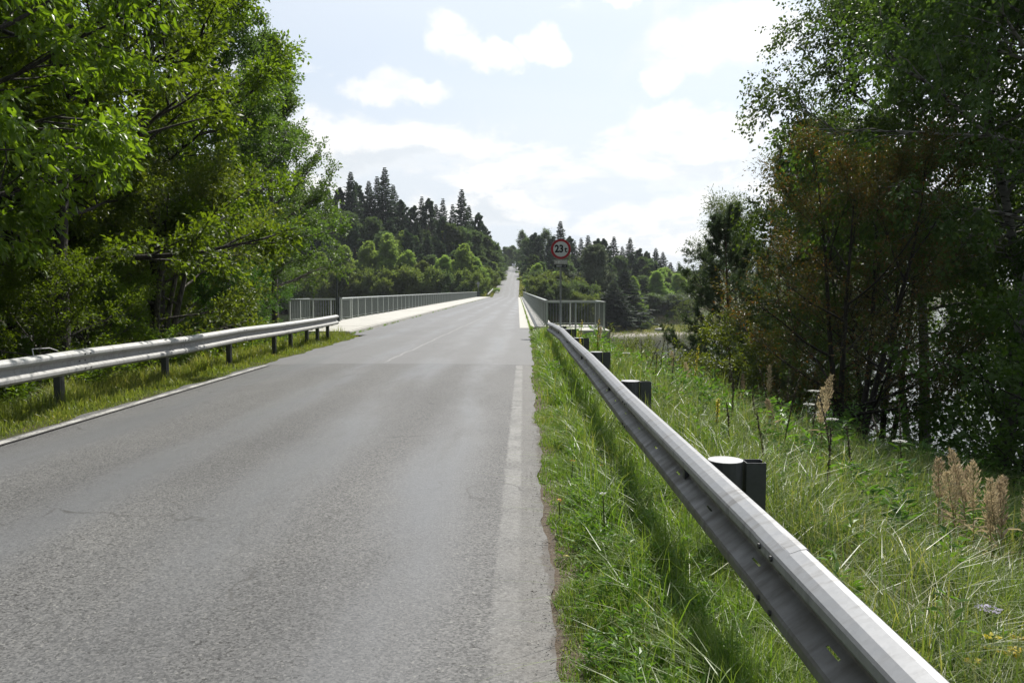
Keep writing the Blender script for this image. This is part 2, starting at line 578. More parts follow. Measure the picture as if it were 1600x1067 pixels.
def water_material():
    m, N, B, _ = new_mat('lake_water')
    v = pos(N)
    w1 = N.noise(N.vmath('MULTIPLY', v, (0.8, 1.6, 1)), 0.9, 5, 0.6, 0.6)
    w2 = N.noise(v, 3.2, 4, 0.6, 0.3)
    B.inputs['Base Color'].default_value = (0.028, 0.034, 0.026, 1)
    B.inputs['Roughness'].default_value = 0.06
    B.inputs['Specular IOR Level'].default_value = 0.6
    bump(N, B, N.math('ADD', w1, N.math('MULTIPLY', w2, 0.35)), 0.6, 0.055)
    return m


M = dict(
    road=road_material(),
    ground=ground_material(),
    water=water_material(),
    line_left=marking_material('worn_white_line', -5.47, 0.058, 0.42, 0.60, (0.50, 0.49, 0.46)),
    concrete=concrete_material('pale_concrete', (0.47, 0.455, 0.41), stain=0.4),
    concrete_dark=concrete_material('weathered_concrete', (0.33, 0.32, 0.29), stain=0.5),
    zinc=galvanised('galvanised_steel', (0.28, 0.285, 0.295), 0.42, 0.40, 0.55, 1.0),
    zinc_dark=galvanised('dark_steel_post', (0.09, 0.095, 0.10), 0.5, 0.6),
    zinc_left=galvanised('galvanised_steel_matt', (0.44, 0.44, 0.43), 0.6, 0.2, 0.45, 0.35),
    rail=simple('grey_green_paint', (0.40, 0.43, 0.40), 0.45, 0.1, 0.1, 6),
    rail_dark=simple('grey_green_bars', (0.15, 0.17, 0.16), 0.5, 0.1, 0.1, 6),
    rail_black=simple('dark_green_steel', (0.035, 0.045, 0.045), 0.5, 0.2, 0.2, 6),
    pole=simple('grey_pole_steel', (0.30, 0.31, 0.31), 0.5, 0.3, 0.15, 10),
    bolt=simple('bolt_steel', (0.07, 0.07, 0.07), 0.5, 0.7, 0.2, 20),
    red=simple('sign_red', (0.36, 0.012, 0.02), 0.45, 0, 0.08, 5),
    white=simple('sign_white', (0.62, 0.64, 0.65), 0.45, 0, 0.05, 5),
    sign_back=simple('sign_grey_metal', (0.26, 0.27, 0.27), 0.5, 0.4, 0.15, 8),
    plate=simple('weathered_plate', (0.40, 0.39, 0.37), 0.7, 0, 0.3, 25),
    plate_ink=simple('faded_print', (0.62, 0.62, 0.60), 0.7, 0, 0.2, 25),
    black=simple('sign_black', (0.012, 0.012, 0.014), 0.5, 0, 0.1, 8),
    car_paint=simple('white_car_paint', (0.75, 0.77, 0.78), 0.25, 0.0, 0.02, 3),
    car_glass=simple('car_glass', (0.03, 0.035, 0.04), 0.08, 0.0, 0.05, 3),
    rubber=simple('tyre_rubber', (0.02, 0.02, 0.02), 0.8, 0, 0.1, 9),
    bark=bark_mat('dark_bark', (0.042, 0.036, 0.029), (0.014, 0.012, 0.010)),
    bark_grey=bark_mat('grey_bark', (0.13, 0.12, 0.10), (0.03, 0.027, 0.022)),
    bark_birch=bark_mat('birch_bark', (0.22, 0.21, 0.195), (0.035, 0.03, 0.026), True),
    bark_pine=bark_mat('pine_bark', (0.16, 0.085, 0.05), (0.05, 0.035, 0.025)),
    stone=simple('river_stone', (0.40, 0.39, 0.36), 0.85, 0, 0.25, 3, 0.4),
    stone_dark=simple('grey_stone', (0.24, 0.22, 0.20), 0.85, 0, 0.3, 5, 0.4),
)
M['leaf_oak'] = leaf_mat('oak_leaf', (0.052, 0.094, 0.014), (0.104, 0.164, 0.022), (2.4, 2.3, 0.6), 0.50, 0.48, spec=0.32)
M['leaf_cherry'] = leaf_mat('cherry_leaf', (0.068, 0.118, 0.014), (0.130, 0.190, 0.024), (2.2, 2.2, 0.6), 0.48, 0.36, spec=0.42)
M['leaf_aspen'] = leaf_mat('aspen_leaf', (0.055, 0.105, 0.026), (0.100, 0.165, 0.042), (1.9, 1.9, 0.8), 0.42, 0.45, spec=0.35)
M['leaf_hornbeam'] = leaf_mat('yellowing_leaf', (0.075, 0.115, 0.018), (0.135, 0.165, 0.028), (1.7, 1.6, 0.6), 0.42, 0.45)
M['leaf_birch'] = leaf_mat('birch_leaf', (0.040, 0.078, 0.020), (0.075, 0.120, 0.030), (1.8, 1.8, 0.7), 0.40, 0.5, spec=0.3)
M['leaf_rowan'] = leaf_mat('rowan_leaf', (0.046, 0.062, 0.018), (0.078, 0.085, 0.024), (1.8, 1.5, 0.6), 0.40, 0.5, ((0.145, 0.070, 0.024), 0.62))
M['leaf_hazel'] = leaf_mat('hazel_leaf', (0.044, 0.094, 0.022), (0.078, 0.145, 0.032), (1.8, 1.9, 0.7), 0.42, 0.5, spec=0.3)
M['leaf_willow'] = leaf_mat('willow_leaf', (0.085, 0.125, 0.045), (0.150, 0.195, 0.075), (1.4, 1.4, 0.8), 0.35, 0.45)
M['needle_pine'] = leaf_mat('pine_needle', (0.042, 0.074, 0.042), (0.072, 0.112, 0.062), (1.3, 1.4, 0.8), 0.25, 0.5)
M['needle_young'] = leaf_mat('young_pine_needle', (0.060, 0.100, 0.052), (0.105, 0.155, 0.085), (1.5, 1.6, 0.9), 0.30, 0.5)
M['needle_spruce'] = leaf_mat('spruce_needle', (0.030, 0.050, 0.032), (0.052, 0.080, 0.050), (1.6, 1.7, 1.0), 0.34, 0.6, spec=0.25)
M['far_green'] = leaf_mat('far_bright_leaf', (0.125, 0.190, 0.062), (0.195, 0.270, 0.100), (2.0, 2.0, 0.9), 0.48, 0.6, spec=0.3)
M['far_olive'] = leaf_mat('far_olive_leaf', (0.078, 0.112, 0.038), (0.125, 0.160, 0.055), (1.8, 1.8, 0.8), 0.42, 0.6, spec=0.3)
M['far_grey'] = leaf_mat('far_grey_leaf', (0.085, 0.115, 0.065), (0.135, 0.170, 0.105), (1.3, 1.3, 0.9), 0.28, 0.6, spec=0.3)
M['far_dark'] = leaf_mat('far_dark_leaf', (0.060, 0.095, 0.045), (0.100, 0.140, 0.065), (1.7, 1.8, 0.9), 0.40, 0.6, spec=0.3)


def grass_material(name, g1, g2, straw):
    m, N, B, out = new_mat(name)
    at = N.n('ShaderNodeAttribute', attribute_name='rnd').outputs['Fac']
    ht = N.n('ShaderNodeAttribute', attribute_name='tip').outputs['Fac']
    v = pos(N)
    c = N.mix(at, g1, g2)
    dryn = N.math('ADD', N.math('MULTIPLY', N.noise(v, 0.8, 4, 0.6), 0.75), N.math('MULTIPLY', at, 0.42))
    f = N.step(dryn, 0.62, 0.98, 0.0, 0.85)
    c = N.mix(f, c, straw)
    c = N.mix(N.math('MULTIPLY', N.step(ht, 0.5, 1.0), 0.22), c, [min(1, x * 1.15) for x in straw])
    N.put(B.inputs['Base Color'], c)
    B.inputs['Roughness'].default_value = 0.42
    B.inputs['Specular IOR Level'].default_value = 0.45
    tr = N.n('ShaderNodeBsdfTranslucent')
    N.put(tr.inputs[0], N.mix(1.0, c, (1.7, 1.7, 0.75), 'MULTIPLY'))
    mx = N.n('ShaderNodeMixShader')
    mx.inputs[0].default_value = 0.42
    N.link(B.outputs[0], mx.inputs[1]); N.link(tr.outputs[0], mx.inputs[2])
    N.link(mx.outputs[0], out.inputs[0])
    return m


M['grass'] = grass_material('verge_grass_blades', (0.080, 0.165, 0.024), (0.145, 0.245, 0.040), (0.33, 0.29, 0.12))
M['grass_tall'] = grass_material('tall_grass_blades', (0.070, 0.130, 0.028), (0.130, 0.200, 0.050), (0.33, 0.28, 0.14))
M['grass_dry'] = grass_material('dry_verge_grass_blades', (0.115, 0.165, 0.030), (0.180, 0.225, 0.048), (0.36, 0.31, 0.13))
M['weed'] = leaf_mat('weed_leaf', (0.080, 0.170, 0.026), (0.140, 0.250, 0.044), (1.6, 1.7, 0.6), 0.40, 0.45)
M['plume'] = leaf_mat('dry_plume', (0.33, 0.28, 0.20), (0.52, 0.45, 0.33), (1.2, 1.1, 0.9), 0.40, 0.7)
M['dry_stalk'] = simple('dry_stalk', (0.22, 0.17, 0.08), 0.7, 0, 0.2, 9)
M['green_stalk'] = simple('green_stalk', (0.10, 0.13, 0.035), 0.7, 0, 0.2, 9)
M['brown_stalk'] = simple('brown_stalk', (0.06, 0.045, 0.028), 0.8, 0, 0.2, 9)
M['yellow_petal'] = leaf_mat('yellow_petal', (0.42, 0.38, 0.05), (0.70, 0.58, 0.05), (1.2, 1.1, 0.6), 0.35, 0.5)
M['white_petal'] = leaf_mat('white_petal', (0.62, 0.62, 0.58), (0.78, 0.78, 0.74), (1.1, 1.1, 1.1), 0.35, 0.5)
M['lilac_petal'] = leaf_mat('lilac_petal', (0.50, 0.46, 0.60), (0.62, 0.57, 0.70), (1.1, 1.1, 1.1), 0.35, 0.5)
M['orange_petal'] = leaf_mat('orange_petal', (0.62, 0.25, 0.03), (0.72, 0.33, 0.05), (1.1, 1.0, 0.7), 0.3, 0.5)

# ------------------------------------------------------------------ terrain and road profile
_RY = np.array([-60, 0, 33, 168, 217, 280, 400, 460, 600, 1500], float)
_RX = np.array([-2.75, -2.75, -2.95, -4.05, -4.05, -4.65, -5.6, -8.0, -20, -20], float)
_ZY = np.array([-60, 172, 182, 217, 280, 400, 430, 470, 700, 1500], float)
_ZZ = np.array([0, 0, 0.6, 4.1, 7.4, 13.5, 14.5, 13.6, 10, 5], float)
WATER_Z = -8.0


def road_x(y): return np.interp(y, _RY, _RX)
def road_z(y): return np.interp(y, _ZY, _ZZ)


def sstep(x, a, b):
    t = np.clip((x - a) / (b - a), 0, 1)
    return t * t * (3 - 2 * t)


_ph = RNG.random((8, 3)) * 6.28


def bumps(x, y, s):
    return (np.sin(x / s + _ph[0, 0]) * np.cos(y / s * 0.9 + _ph[0, 1]) + 0.6 * np.sin(x / s * 2.1 + y / s * 1.3 + _ph[1, 0])
            + 0.4 * np.cos(y / s * 3.1 - x / s * 1.7 + _ph[1, 1])) / 2.0


def terrain(x, y):
    x = np.asarray(x, float); y = np.asarray(y, float)
    # near bank, right of the road: falls to the lake
    r = np.interp(x, [-3, 0.1, 1.7, 3, 6, 9.3, 15, 22, 30, 2000], [-.06, -.03, -.10, -.42, -1.35, -2.25, -4.7, -8.2, -10.5, -11])
    l = np.interp(-x, [3, 5.6, 6.8, 9, 14, 24, 45, 2000], [-.06, -.04, -.10, -.8, -2.3, -4.5, -5.5, -6])
    r = r - sstep(y, 10, 27) * np.clip(x - 1.9, 0, 9) * .30
    near = np.where(x > -3, r, l)
    near = near + np.where((x > 2) | (x < -7), 0.10 * bumps(x, y, 1.3), 0.02 * bumps(x, y, 0.5))
    # far bank
    rz = road_z(y); rx = road_x(y)
    dx = x - rx
    rise = np.clip((y - 178) / 60, 0, 1)
    lh = np.interp(-dx, [0, 4.0, 6, 12, 45, 90, 400], [0, 0, .3, 2.2, 12, 16, 18]) * rise + np.interp(-dx, [0, 4.5, 14, 400], [0, 0, -3.5, -4.5]) * (1 - rise)
    rh = np.interp(dx, [0, 4.4, 14, 28, 400], [0, 0, -4.0, -6.5, -8.5]) + 0.03 * np.clip(y - 200, 0, 130) * sstep(dx, 8, 30)
    far = rz + np.where(dx < 0, lh, rh) - 0.06
    flat = sstep(x, 12, 17) * (1 - sstep(y, 190, 200))
    far = far * (1 - flat) + (-7.45 + 0.012 * (y - 160)) * flat
    far = far + np.where(np.abs(dx) > 6, 0.5 * bumps(x, y, 7.0) * (1 - flat), 0.0)
    # shores: near shore y0(x), far shore y1(x)
    y0 = np.interp(x, [-60, -12, -6, 3, 10, 20, 2000], [30, 36, 42, 40, 34, 34, 34]) + 1.0 * bumps(x, y, 5)
    y1 = np.interp(x, [-400, -15, 3, 12, 20, 42, 60, 300], [172, 166, 163, 160, 160, 176, 215, 640]) + 1.5 * bumps(x, y, 6)
    bed = -10.5
    wn = sstep(y, y0, y0 + 12)
    wf = sstep(y, y1 - 7, y1 + 4)
    z = near * (1 - wn) + bed * wn
    z = z * (1 - wf) + far * wf
    return z


def spaced(lo, hi, dense_lo, dense_hi, step, grow, maxstep):
    a = list(np.arange(dense_lo, dense_hi + 1e-6, step))
    s = step; p = dense_hi
    while p < hi:
        s = min(s * grow, maxstep); p += s; a.append(p)
    s = step; p = dense_lo
    b = []
    while p > lo:
        s = min(s * grow, maxstep); p -= s; b.append(p)
    return np.array(b[::-1] + a)


def grid_mesh(name, xs, ys, zf, mat, smooth=True):
    Xg, Yg = np.meshgrid(xs, ys)
    Zg = zf(Xg, Yg)
    V = np.stack([Xg, Yg, Zg], -1).reshape(-1, 3)
    nx, ny = len(xs), len(ys)
    i = np.arange(ny - 1)[:, None] * nx + np.arange(nx - 1)[None, :]
    q = np.stack([i, i + 1, i + nx + 1, i + nx], -1).reshape(-1, 4)
    return np_mesh(name, V, [q], mat, smooth=smooth)


xs = spaced(-700, 1200, -9, 12, 0.35, 1.10, 25)
ys1 = spaced(-40, 60, -1, 46, 0.4, 1.15, 4)
ys = np.concatenate([ys1[ys1 < 60], np.arange(60, 260, 2.0), np.arange(260, 480, 5.0), np.geomspace(480, 1600, 24)])
tag(obj('ground', grid_mesh('ground', xs, ys, terrain, M['ground'])), kind='structure')
tag(obj('lake_water', grid_mesh('lake_water', np.array([-1500.0, 0, 1500, 3000]), np.array([-200.0, 500, 1500, 4000]), lambda x, y: x * 0 + WATER_Z, M['water'])), kind='structure')

# road surface with a nibbled right-hand edge
def edge_r(y):
    e = 0.165 + 0.022 * np.sin(y * 1.7) + 0.012 * np.sin(y * 4.3 + 1) + 0.010 * np.sin(y * 9.1) + .006 * np.sin(y * 23) - .03 * np.exp(-((y - 5.0) / 1.3) ** 2)
    e = np.where(y < 16.7, e, 0.22 + 0.02 * np.sin(y * 3))
    return e


def road_mesh():
    ysr = np.concatenate([np.arange(-6, 28.0, 0.12), np.arange(28, 180, 3.0), np.arange(180, 560, 6.0)])
    V = []
    for y in ysr:
        rz = float(road_z(y)); rx = float(road_x(y))
        if y < 28:
            a, b = -5.66 + 0.05 * math.sin(y * 2.3) + 0.03 * math.sin(y * 6.1), float(edge_r(y))
        elif y < 172:
            a, b = -6.28 - .0072 * (y - 33), 0.30 - .0072 * (y - 33)
        else:
            a, b = rx - 2.75 , rx + 2.95
        us = (0, 0.2, 0.4, 0.6, 0.8, 1)
        for u in us:
            V.append((a + (b - a) * u, y, rz + 0.012 * math.sin(u * PI) - (0.012 if u in (0, 1) else 0)))
    n = len(ysr); w = 6
    i = np.arange(n - 1)[:, None] * w + np.arange(w - 1)[None, :]
    q = np.stack([i, i + 1, i + w + 1, i + w], -1).reshape(-1, 4)
    return np_mesh('road', V, [q], M['road'], smooth=True)


tag(obj('road', road_mesh()), kind='structure')


def strip(name, xm, half, y0, y1, mat, dz):
    yy = np.arange(y0, y1, 0.5)
    V = []
    for y in yy:
        # follow the slight camber of the road surface
        for x in (xm - half, xm + half):
            a, b = -5.66, 0.16
            u = (x - a) / (b - a)
            V.append((x, y, 0.012 * math.sin(max(0, min(1, u)) * PI) + dz))
    i = np.arange(len(yy) - 1) * 2
    q = np.stack([i, i + 1, i + 3, i + 2], -1)
    return tag(obj(name, np_mesh(name, V, [q], mat)), kind='structure')


strip('edge_line_left', -5.47, 0.09, -4, 16.7, M['line_left'], 0.006)

# ------------------------------------------------------------------ bridge
BS = -0.0072
BANG = math.atan(-BS)      # rotation about z that leans the bridge axis to the left


def bx(x0, y): return x0 + BS * (y - 33)


def slab(mb, x0, x1, y0, y1, z0, z1):
    """box whose long sides follow the bridge axis"""
    V = []
    for z in (z0, z1):
        for y in (y0, y1):
            for x in (x0, x1):
                V.append((bx(x, y), y, z))
    mb.add(V, f4=[(0, 2, 3, 1), (4, 5, 7, 6), (0, 1, 5, 4), (2, 6, 7, 3), (0, 4, 6, 2), (1, 3, 7, 5)])


bridge = empty('road_bridge', (-3.2, 33, 0), 0, 'long flat road bridge with pale concrete walkways crossing the lake', 'bridge')


def bpart(mb, name, mat, parent=bridge):
    me = mb.mesh(name, mat)
    o = obj(name, me, parent)
    o.matrix_parent_inverse = Matrix.Translation(-Vector(bridge.location)) if parent is bridge else Matrix.Identity(4)
    return o


mb = MB(); slab(mb, -9.35, 1.35, 31.5, 171.5, -1.3, -0.03); bpart(mb, 'deck', M['concrete_dark'])
for y in (58, 84, 110, 136):
    for x in (-7.6, -0.4):
        mb = MB(); mb.box(x - .6, x + .6, y - .8, y + .8, -12, -1.3)
        bpart(mb, 'pier', M['concrete_dark'])
# walkways: separate cast slabs with open joints
random.seed(3)
y = 28.2
k = 0
while y < 171:
    L = 4.0 if y < 60 else 8.0
    y2 = min(y + L, 171.5)
    mb = MB()
    dz = random.uniform(-.004, .004)
    slab(mb, -9.1 if y > 37 else -8.9, -6.42, y, y2 - .035, -0.35, 0.115 + dz)
    bpart(mb, 'walkway_slab', M['concrete'])
    mb = MB()
    slab(mb, -6.40, -6.285, y, y2 - .035, -0.3, 0.10 + dz)
    bpart(mb, 'kerbstone', M['concrete'])
    if y > 30.5:
        mb = MB()
        slab(mb, 0.47, 1.28, y, y2 - .035, -0.35, 0.10 + dz)
        bpart(mb, 'walkway_slab', M['concrete'])
        mb = MB()
        slab(mb, 0.31, 0.455, y, y2 - .035, -0.3, 0.085 + dz)
        bpart(mb, 'kerbstone', M['concrete'])
    y = y2
# little gutter strip on the right, pale
mb = MB(); slab(mb, -0.16, 0.30, 32.8, 171.5, -0.04, 0.006); bpart(mb, 'gutter', M['concrete'])
# lay-by platforms outside the railings
mb = MB(); mb.box(1.25, 3.35, 30.4, 35.2, -0.6, 0.03); bpart(mb, 'platform', M['concrete'])
mb = MB(); mb.box(-11.6, -9.12, 36.8, 41.6, -0.6, 0.05); bpart(mb, 'platform', M['concrete'])
mb = MB(); mb.box(0.5, 3.2, 30.6, 36.0, -9, -0.62); bpart(mb, 'abutment', M['concrete_dark'])
mb = MB(); mb.box(-11.4, -6.2, 29, 41.5, -9, -1.31); bpart(mb, 'abutment', M['concrete_dark'])


def bar_panel(L, h=0.86, n=None, gap=0.125):
    """upright flat bars between two thin rails; runs along +y from 0"""
    mb = MB()
    n = n or max(2, int(round(L / gap)))
    for i in range(n):
        yy = (i + .5) * L / n
        mb.box(-.011, .011, yy - .006, yy + .006, .12, .12 + h)
    mb.box(-.014, .014, 0, L, .10, .125)
    mb.box(-.014, .014, 0, L, .12 + h - .005, .12 + h + .03)
    return mb


def post_mb(w=.05, h=1.05, foot=True):
    mb = MB()
    mb.box(-w / 2, w / 2, -w / 2, w / 2, 0, h)
    if foot:
        mb.box(-.09, .09, -.07, .07, 0, .014)
    return mb


PM = dict(panel=bar_panel(1.94).mesh('railing_panel', M['rail_dark']),
          post=post_mb(.055).mesh('post', M['rail']))


def main_railing(label, x0, y0, y1, ztop):
    root = empty('bridge_railing', (bx(x0, y0), y0, ztop), math.atan(-BS), label, 'railing', 'long railings of the bridge')
    n = int((y1 - y0) / 2.0)
    for i in range(n + 1):
        obj('post', PM['post'], root, (0, i * 2.0, 0))
        if i < n:
            obj('railing_panel', PM['panel'], root, (0, i * 2.0 + .03, 0))
    mb = MB()
    mb.prism([(-.055, 1.05), (.055, 1.05), (.055, 1.085), (.035, 1.10), (-.035, 1.10), (-.055, 1.085)], -0.04, n * 2.0 + .04)
    mb.build('handrail', M['rail'], root)
    return root


rl = main_railing('grey green railing along the left walkway of the bridge', -8.95, 38.6, 168.5, .115)
rr = main_railing('grey green railing along the narrow right walkway of the bridge', 0.90, 31.2, 169.0, .10)


def bay_railing(label, x0, y0, x1, y1, z, side):
    """three-sided railing round the little platform: front, outer side, back"""
    root = empty('platform_railing', (x0, y0, z), 0, label, 'railing')
    w = abs(x1 - x0); s = 1 if x1 > x0 else -1; L = y1 - y0
    hr = 1.06
    posts = [(0, 0), (s * w * .5, 0), (s * w, 0), (s * w, L * .5), (s * w, L), (s * w * .5, L), (s * .02, L)]
    for (px, py) in posts:
        p = MB(); p.box(px - .035, px + .035, py - .035, py + .035, 0, hr); p.build('post', M['rail'], root)
    def bars(ax, ay, bx_, by):
        d = math.hypot(bx_ - ax, by - ay); n = int(d / .12)
        ang = math.atan2(by - ay, bx_ - ax)
        for i in range(1, n):
            t = i / n
            o = obj('baluster', BAL, root, (ax + (bx_ - ax) * t, ay + (by - ay) * t, 0), (0, 0, ang))
        for z0 in (.10,):
            m_ = MB(); m_.box(0, d, -.012, .012, z0, z0 + .03)
            m_.build('lower_rail', M['rail'], root, loc=(ax, ay, 0), rot=(0, 0, ang))
        m_ = MB(); m_.box(-.04, d + .04, -.05, .05, hr, hr + .05)
        m_.build('handrail', M['rail'], root, loc=(ax, ay, z0 * 0 + .002 * abs(math.sin(ang))), rot=(0, 0, ang))
    bars(0, 0, s * w, 0); bars(s * w, 0, s * w, L); bars(s * w, L, 0, L)
    return root


_b = MB(); _b.box(-.007, .007, -.015, .015, .12, 1.06); BAL = _b.mesh('baluster', M['rail_dark'])
bay_railing('low see-through railing round the platform right of the bridge, behind the weight limit sign', 0.93, 30.85, 3.17, 34.4, .03, 1)
bay_railing('railing round the platform left of the bridge, half hidden by leaves', -8.97, 37.4, -11.2, 40.9, .05, -1)
# dark end posts
for (x, y, h, lab) in ((-8.80, 37.1, 1.12, 'dark steel post closing the near end of the left bridge railing'), (bx(-9.0, 170), 169.6, 1.1, 'dark box at the far end of the left bridge railing')):
    w = .09 if y < 100 else .5
    mb = MB(); mb.box(x - w, x + w, y - .1, y + .1, 0.09, h + .1); mb.box(x - w - .02, x + w + .02, y - .12, y + .12, h + .1, h + .13)
    tag(mb.build('end_post', M['rail_black']), lab, 'post')
mb = MB(); mb.tube([(-8.72, 36.6, -.1), (-8.72, 36.6, 1.4), (-8.72, 36.6, 2.5)], .032, 8); mb.box(-8.76, -8.68, 36.56, 36.64, 2.5, 2.56)
tag(mb.build('marker_pole', M['rail_black']), 'thin dark pole standing by the gap of the left bridge railing', 'pole')

# ------------------------------------------------------------------ guardrails
W = [(.020, 0.0), (.050, .012), (.078, .030), (.083, .038), (.083, .068), (.078, .078), (.050, .097), (.010, .124), (.002, .131), (0, .140), (0, .170), (.002, .179), (.010, .186), (.050, .213), (.078, .232), (.083, .242), (.083, .268), (.078, .277), (.050, .296), (.012, .310), (-.006, .312), (-.014, .306)]


def wbeam(L, side, slots=True, proud=0.0, seg=0.1):
    """one pressed beam length along +y; side=+1 bulges to +x; slots are real holes"""
    ny = int(round(L / seg)) + 1
    yy = np.linspace(0, L, ny)
    pr = np.array(W)
    prof = []
    for i in range(len(pr) - 1):
        prof.append(pr[i])
        if i in (6, 12):
            prof.append(pr[i] * .60 + pr[i + 1] * .40)
            prof.append(pr[i] * .40 + pr[i + 1] * .60)
    prof.append(pr[-1]); prof = np.array(prof)
    idx8 = 6 + 1; idx10 = 12 + 2 + 1
    m = len(prof)
    V = np.zeros((ny, m, 3))
    V[:, :, 0] = side * (prof[None, :, 0] + proud)
    V[:, :, 1] = yy[:, None]
    V[:, :, 2] = prof[None, :, 1]
    i = np.arange(ny - 1)[:, None] * m + np.arange(m - 1)[None, :]
    q = np.stack([i, i + 1, i + m + 1, i + m], -1)
    if side < 0:
        q = q[..., ::-1]
    keep = np.ones((ny - 1, m - 1), bool)
    if slots:
        for a in range(ny - 1):
            if a % 8 == 4:
                keep[a, idx8] = False
                keep[a, idx10] = False
    q = q[keep]
    return V.reshape(-1, 3), q.reshape(-1, 4)


def beam_obj(L, side, mat, parent, loc, rx=0.0, slots=True, proud=0.0, rz=0.0):
    V, q = wbeam(L, side, slots, proud)
    me = np_mesh('beam', V, [q], mat, smooth=False)
    o = obj('beam', me, parent, loc, (rx, 0, rz))
    md = o.modifiers.new('thickness', 'SOLIDIFY'); md.thickness = 0.004; md.offset = -1
    return o


def rel(p, root): return (p[0] - root.location.x, p[1] - root.location.y, p[2] - root.location.z)
_m = MB(); _m.tube([(-.004, 0, 0), (.012, 0, 0)], .011, 6); BOLT = _m.mesh('bolt', M['bolt'])


def bolts(root, side, y, z, x):
    for dy in (-.07, .07):
        for zz in (.055, .155, .255):
            xx = x + side * (.083 if zz != .155 else 0)
            o = obj('bolt', BOLT, root, rel((xx, y + dy, z + zz), root))
            o.scale = (side, 1, 1)


def rpt(y, base, amp=1.0):
    """slow dents and settling of the rail line"""
    return base + amp * (0.012 * math.sin(y * .55 + 1.0) + .008 * math.sin(y * 1.3))


# right guardrail: front face towards the road is at -x
GR = empty('guardrail', (0.95, 2, 0), 0, 'long galvanised guardrail running from the bottom right corner to the right end of the bridge', 'guardrail')
posts_y = [0.6, 4.6, 8.65, 12.6, 16.55, 20.4, 24.2]
seams = [-1.3, 2.7, 6.7, 10.65, 14.6, 18.5, 22.3, 25.6]
TOPZ = 0.685
def gx(y): return 0.985 - 0.0030 * max(0, y - 3) - (0.012 * max(0, y - 21))
def gz(y): return TOPZ - .315 + .012 * math.sin(y * .7) - (0.020 * max(0, y - 19))
for i in range(len(seams) - 1):
    y0, y1 = seams[i], seams[i + 1] + .30
    L = y1 - y0
    rz = math.atan2(-(gx(y1) - gx(y0)), L); rxx = math.atan2(gz(y1) - gz(y0), L)
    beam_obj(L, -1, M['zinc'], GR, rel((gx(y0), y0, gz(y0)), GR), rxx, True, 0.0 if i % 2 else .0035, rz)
    bolts(GR, -1, seams[i + 1] + .15, gz(y1), gx(y1) + (-.0035))


def spacer_mb():
    mb = MB()
    th = np.linspace(0, 2 * PI, 17)[:-1]
    mb.prism([(0.075 * math.cos(t), 0.075 * math.sin(t)) for t in th], 0, .34, axis='z')
    return mb


def cpost_mb(h=1.5):
    mb = MB()
    o = [(0, -.055), (.115, -.055), (.115, -.020), (.110, -.020), (.110, -.050), (.005, -.050), (.005, .050), (.110, .050), (.110, .020), (.115, .020), (.115, .055), (0, .055)]
    n = len(o)
    V = [(x, y, z) for z in (-h, 0.0) for (x, y) in o]
    q = [(i, (i + 1) % n, n + (i + 1) % n, n + i) for i in range(n)]
    q += [(n + 0, n + 1, n + 4, n + 5), (n + 1, n + 2, n + 3, n + 4), (n + 0, n + 5, n + 6, n + 11), (n + 6, n + 7, n + 10, n + 11), (n + 7, n + 8, n + 9, n + 10)]
    mb.add(V, f4=q)
    return mb


SPM = spacer_mb().mesh('spacer', M['zinc_dark'])
CPM = cpost_mb().mesh('post', M['zinc_dark'])
mb = MB(); mb.prism([(0.077 * math.cos(t), 0.077 * math.sin(t)) for t in np.linspace(0, 2 * PI, 17)[:-1]], .340, .345, axis='z')
CAPM = mb.mesh('spacer_cap', M['zinc'])
for y in posts_y:
    zt = gz(y) + .225
    o = obj('spacer', SPM, GR, rel((gx(y) + .215, y, zt - .34), GR)); o.scale = (1.33, 1.33, 1)
    obj('spacer_cap', CAPM, o)
    obj('post', CPM, GR, rel((gx(y) + .325, y, zt - .003), GR))
    mb = MB(); mb.box(-.03, .14, -.03, .03, -.03, .03); mb.build('bracket', M['zinc_dark'], GR, loc=rel((gx(y), y, zt - .09), GR))

# left guardrail: bulges towards +x
GL = empty('guardrail', (-6.2, 10, 0), 0, 'galvanised guardrail in front of the dark trees on the left verge', 'guardrail')
seamsL = [1.5, 4.6, 7.7, 10.8, 14.05, 17.1, 20.2, 23.2, 26.0]
postsL = [3.0, 7.2, 10.7, 13.9, 17.0, 20.1, 21.5, 23.1, 24.3, 25.6]
ZL = 0.76 - .315
def glz(y): return ZL + .014 * math.sin(y * .8) + .004 * (y - 10) * 0
def glx(y): return -6.23 + .010 * math.sin(y * .6)
for i in range(len(seamsL) - 1):
    y0, y1 = seamsL[i], seamsL[i + 1] + (.30 if i < len(seamsL) - 2 else 0)
    L = y1 - y0
    rz = math.atan2(-(glx(y1) - glx(y0)), L); rxx = math.atan2(glz(y1) - glz(y0), L)
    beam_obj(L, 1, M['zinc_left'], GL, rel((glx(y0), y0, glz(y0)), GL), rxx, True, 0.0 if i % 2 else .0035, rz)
    bolts(GL, 1, seamsL[i + 1] + .12 if i < len(seamsL) - 2 else seamsL[i + 1] - .2, glz(y1), glx(y1) + .0035)
CPL = CPM.copy(); 
for y in postsL:
    zt = glz(y) + .24
    o = obj('spacer', SPM, GL, rel((glx(y) - .085, y, zt - .27), GL)); o.scale = (.8, .8, .7)
    p = obj('post', CPM, GL, rel((glx(y) - .155, y, zt - .03), GL), (0, 0, PI))
    p.scale = (.8, 1, 1)
mb = MB(); mb.tube([(-6.25, 9.9, .7), (-6.33, 9.98, .84), (-6.30, 10.3, .83), (-6.28, 10.45, .78)], .008, 6)
tag(mb.build('bent_wire', M['zinc_left']), 'bent bright wire poking up behind the left guardrail', 'wire')
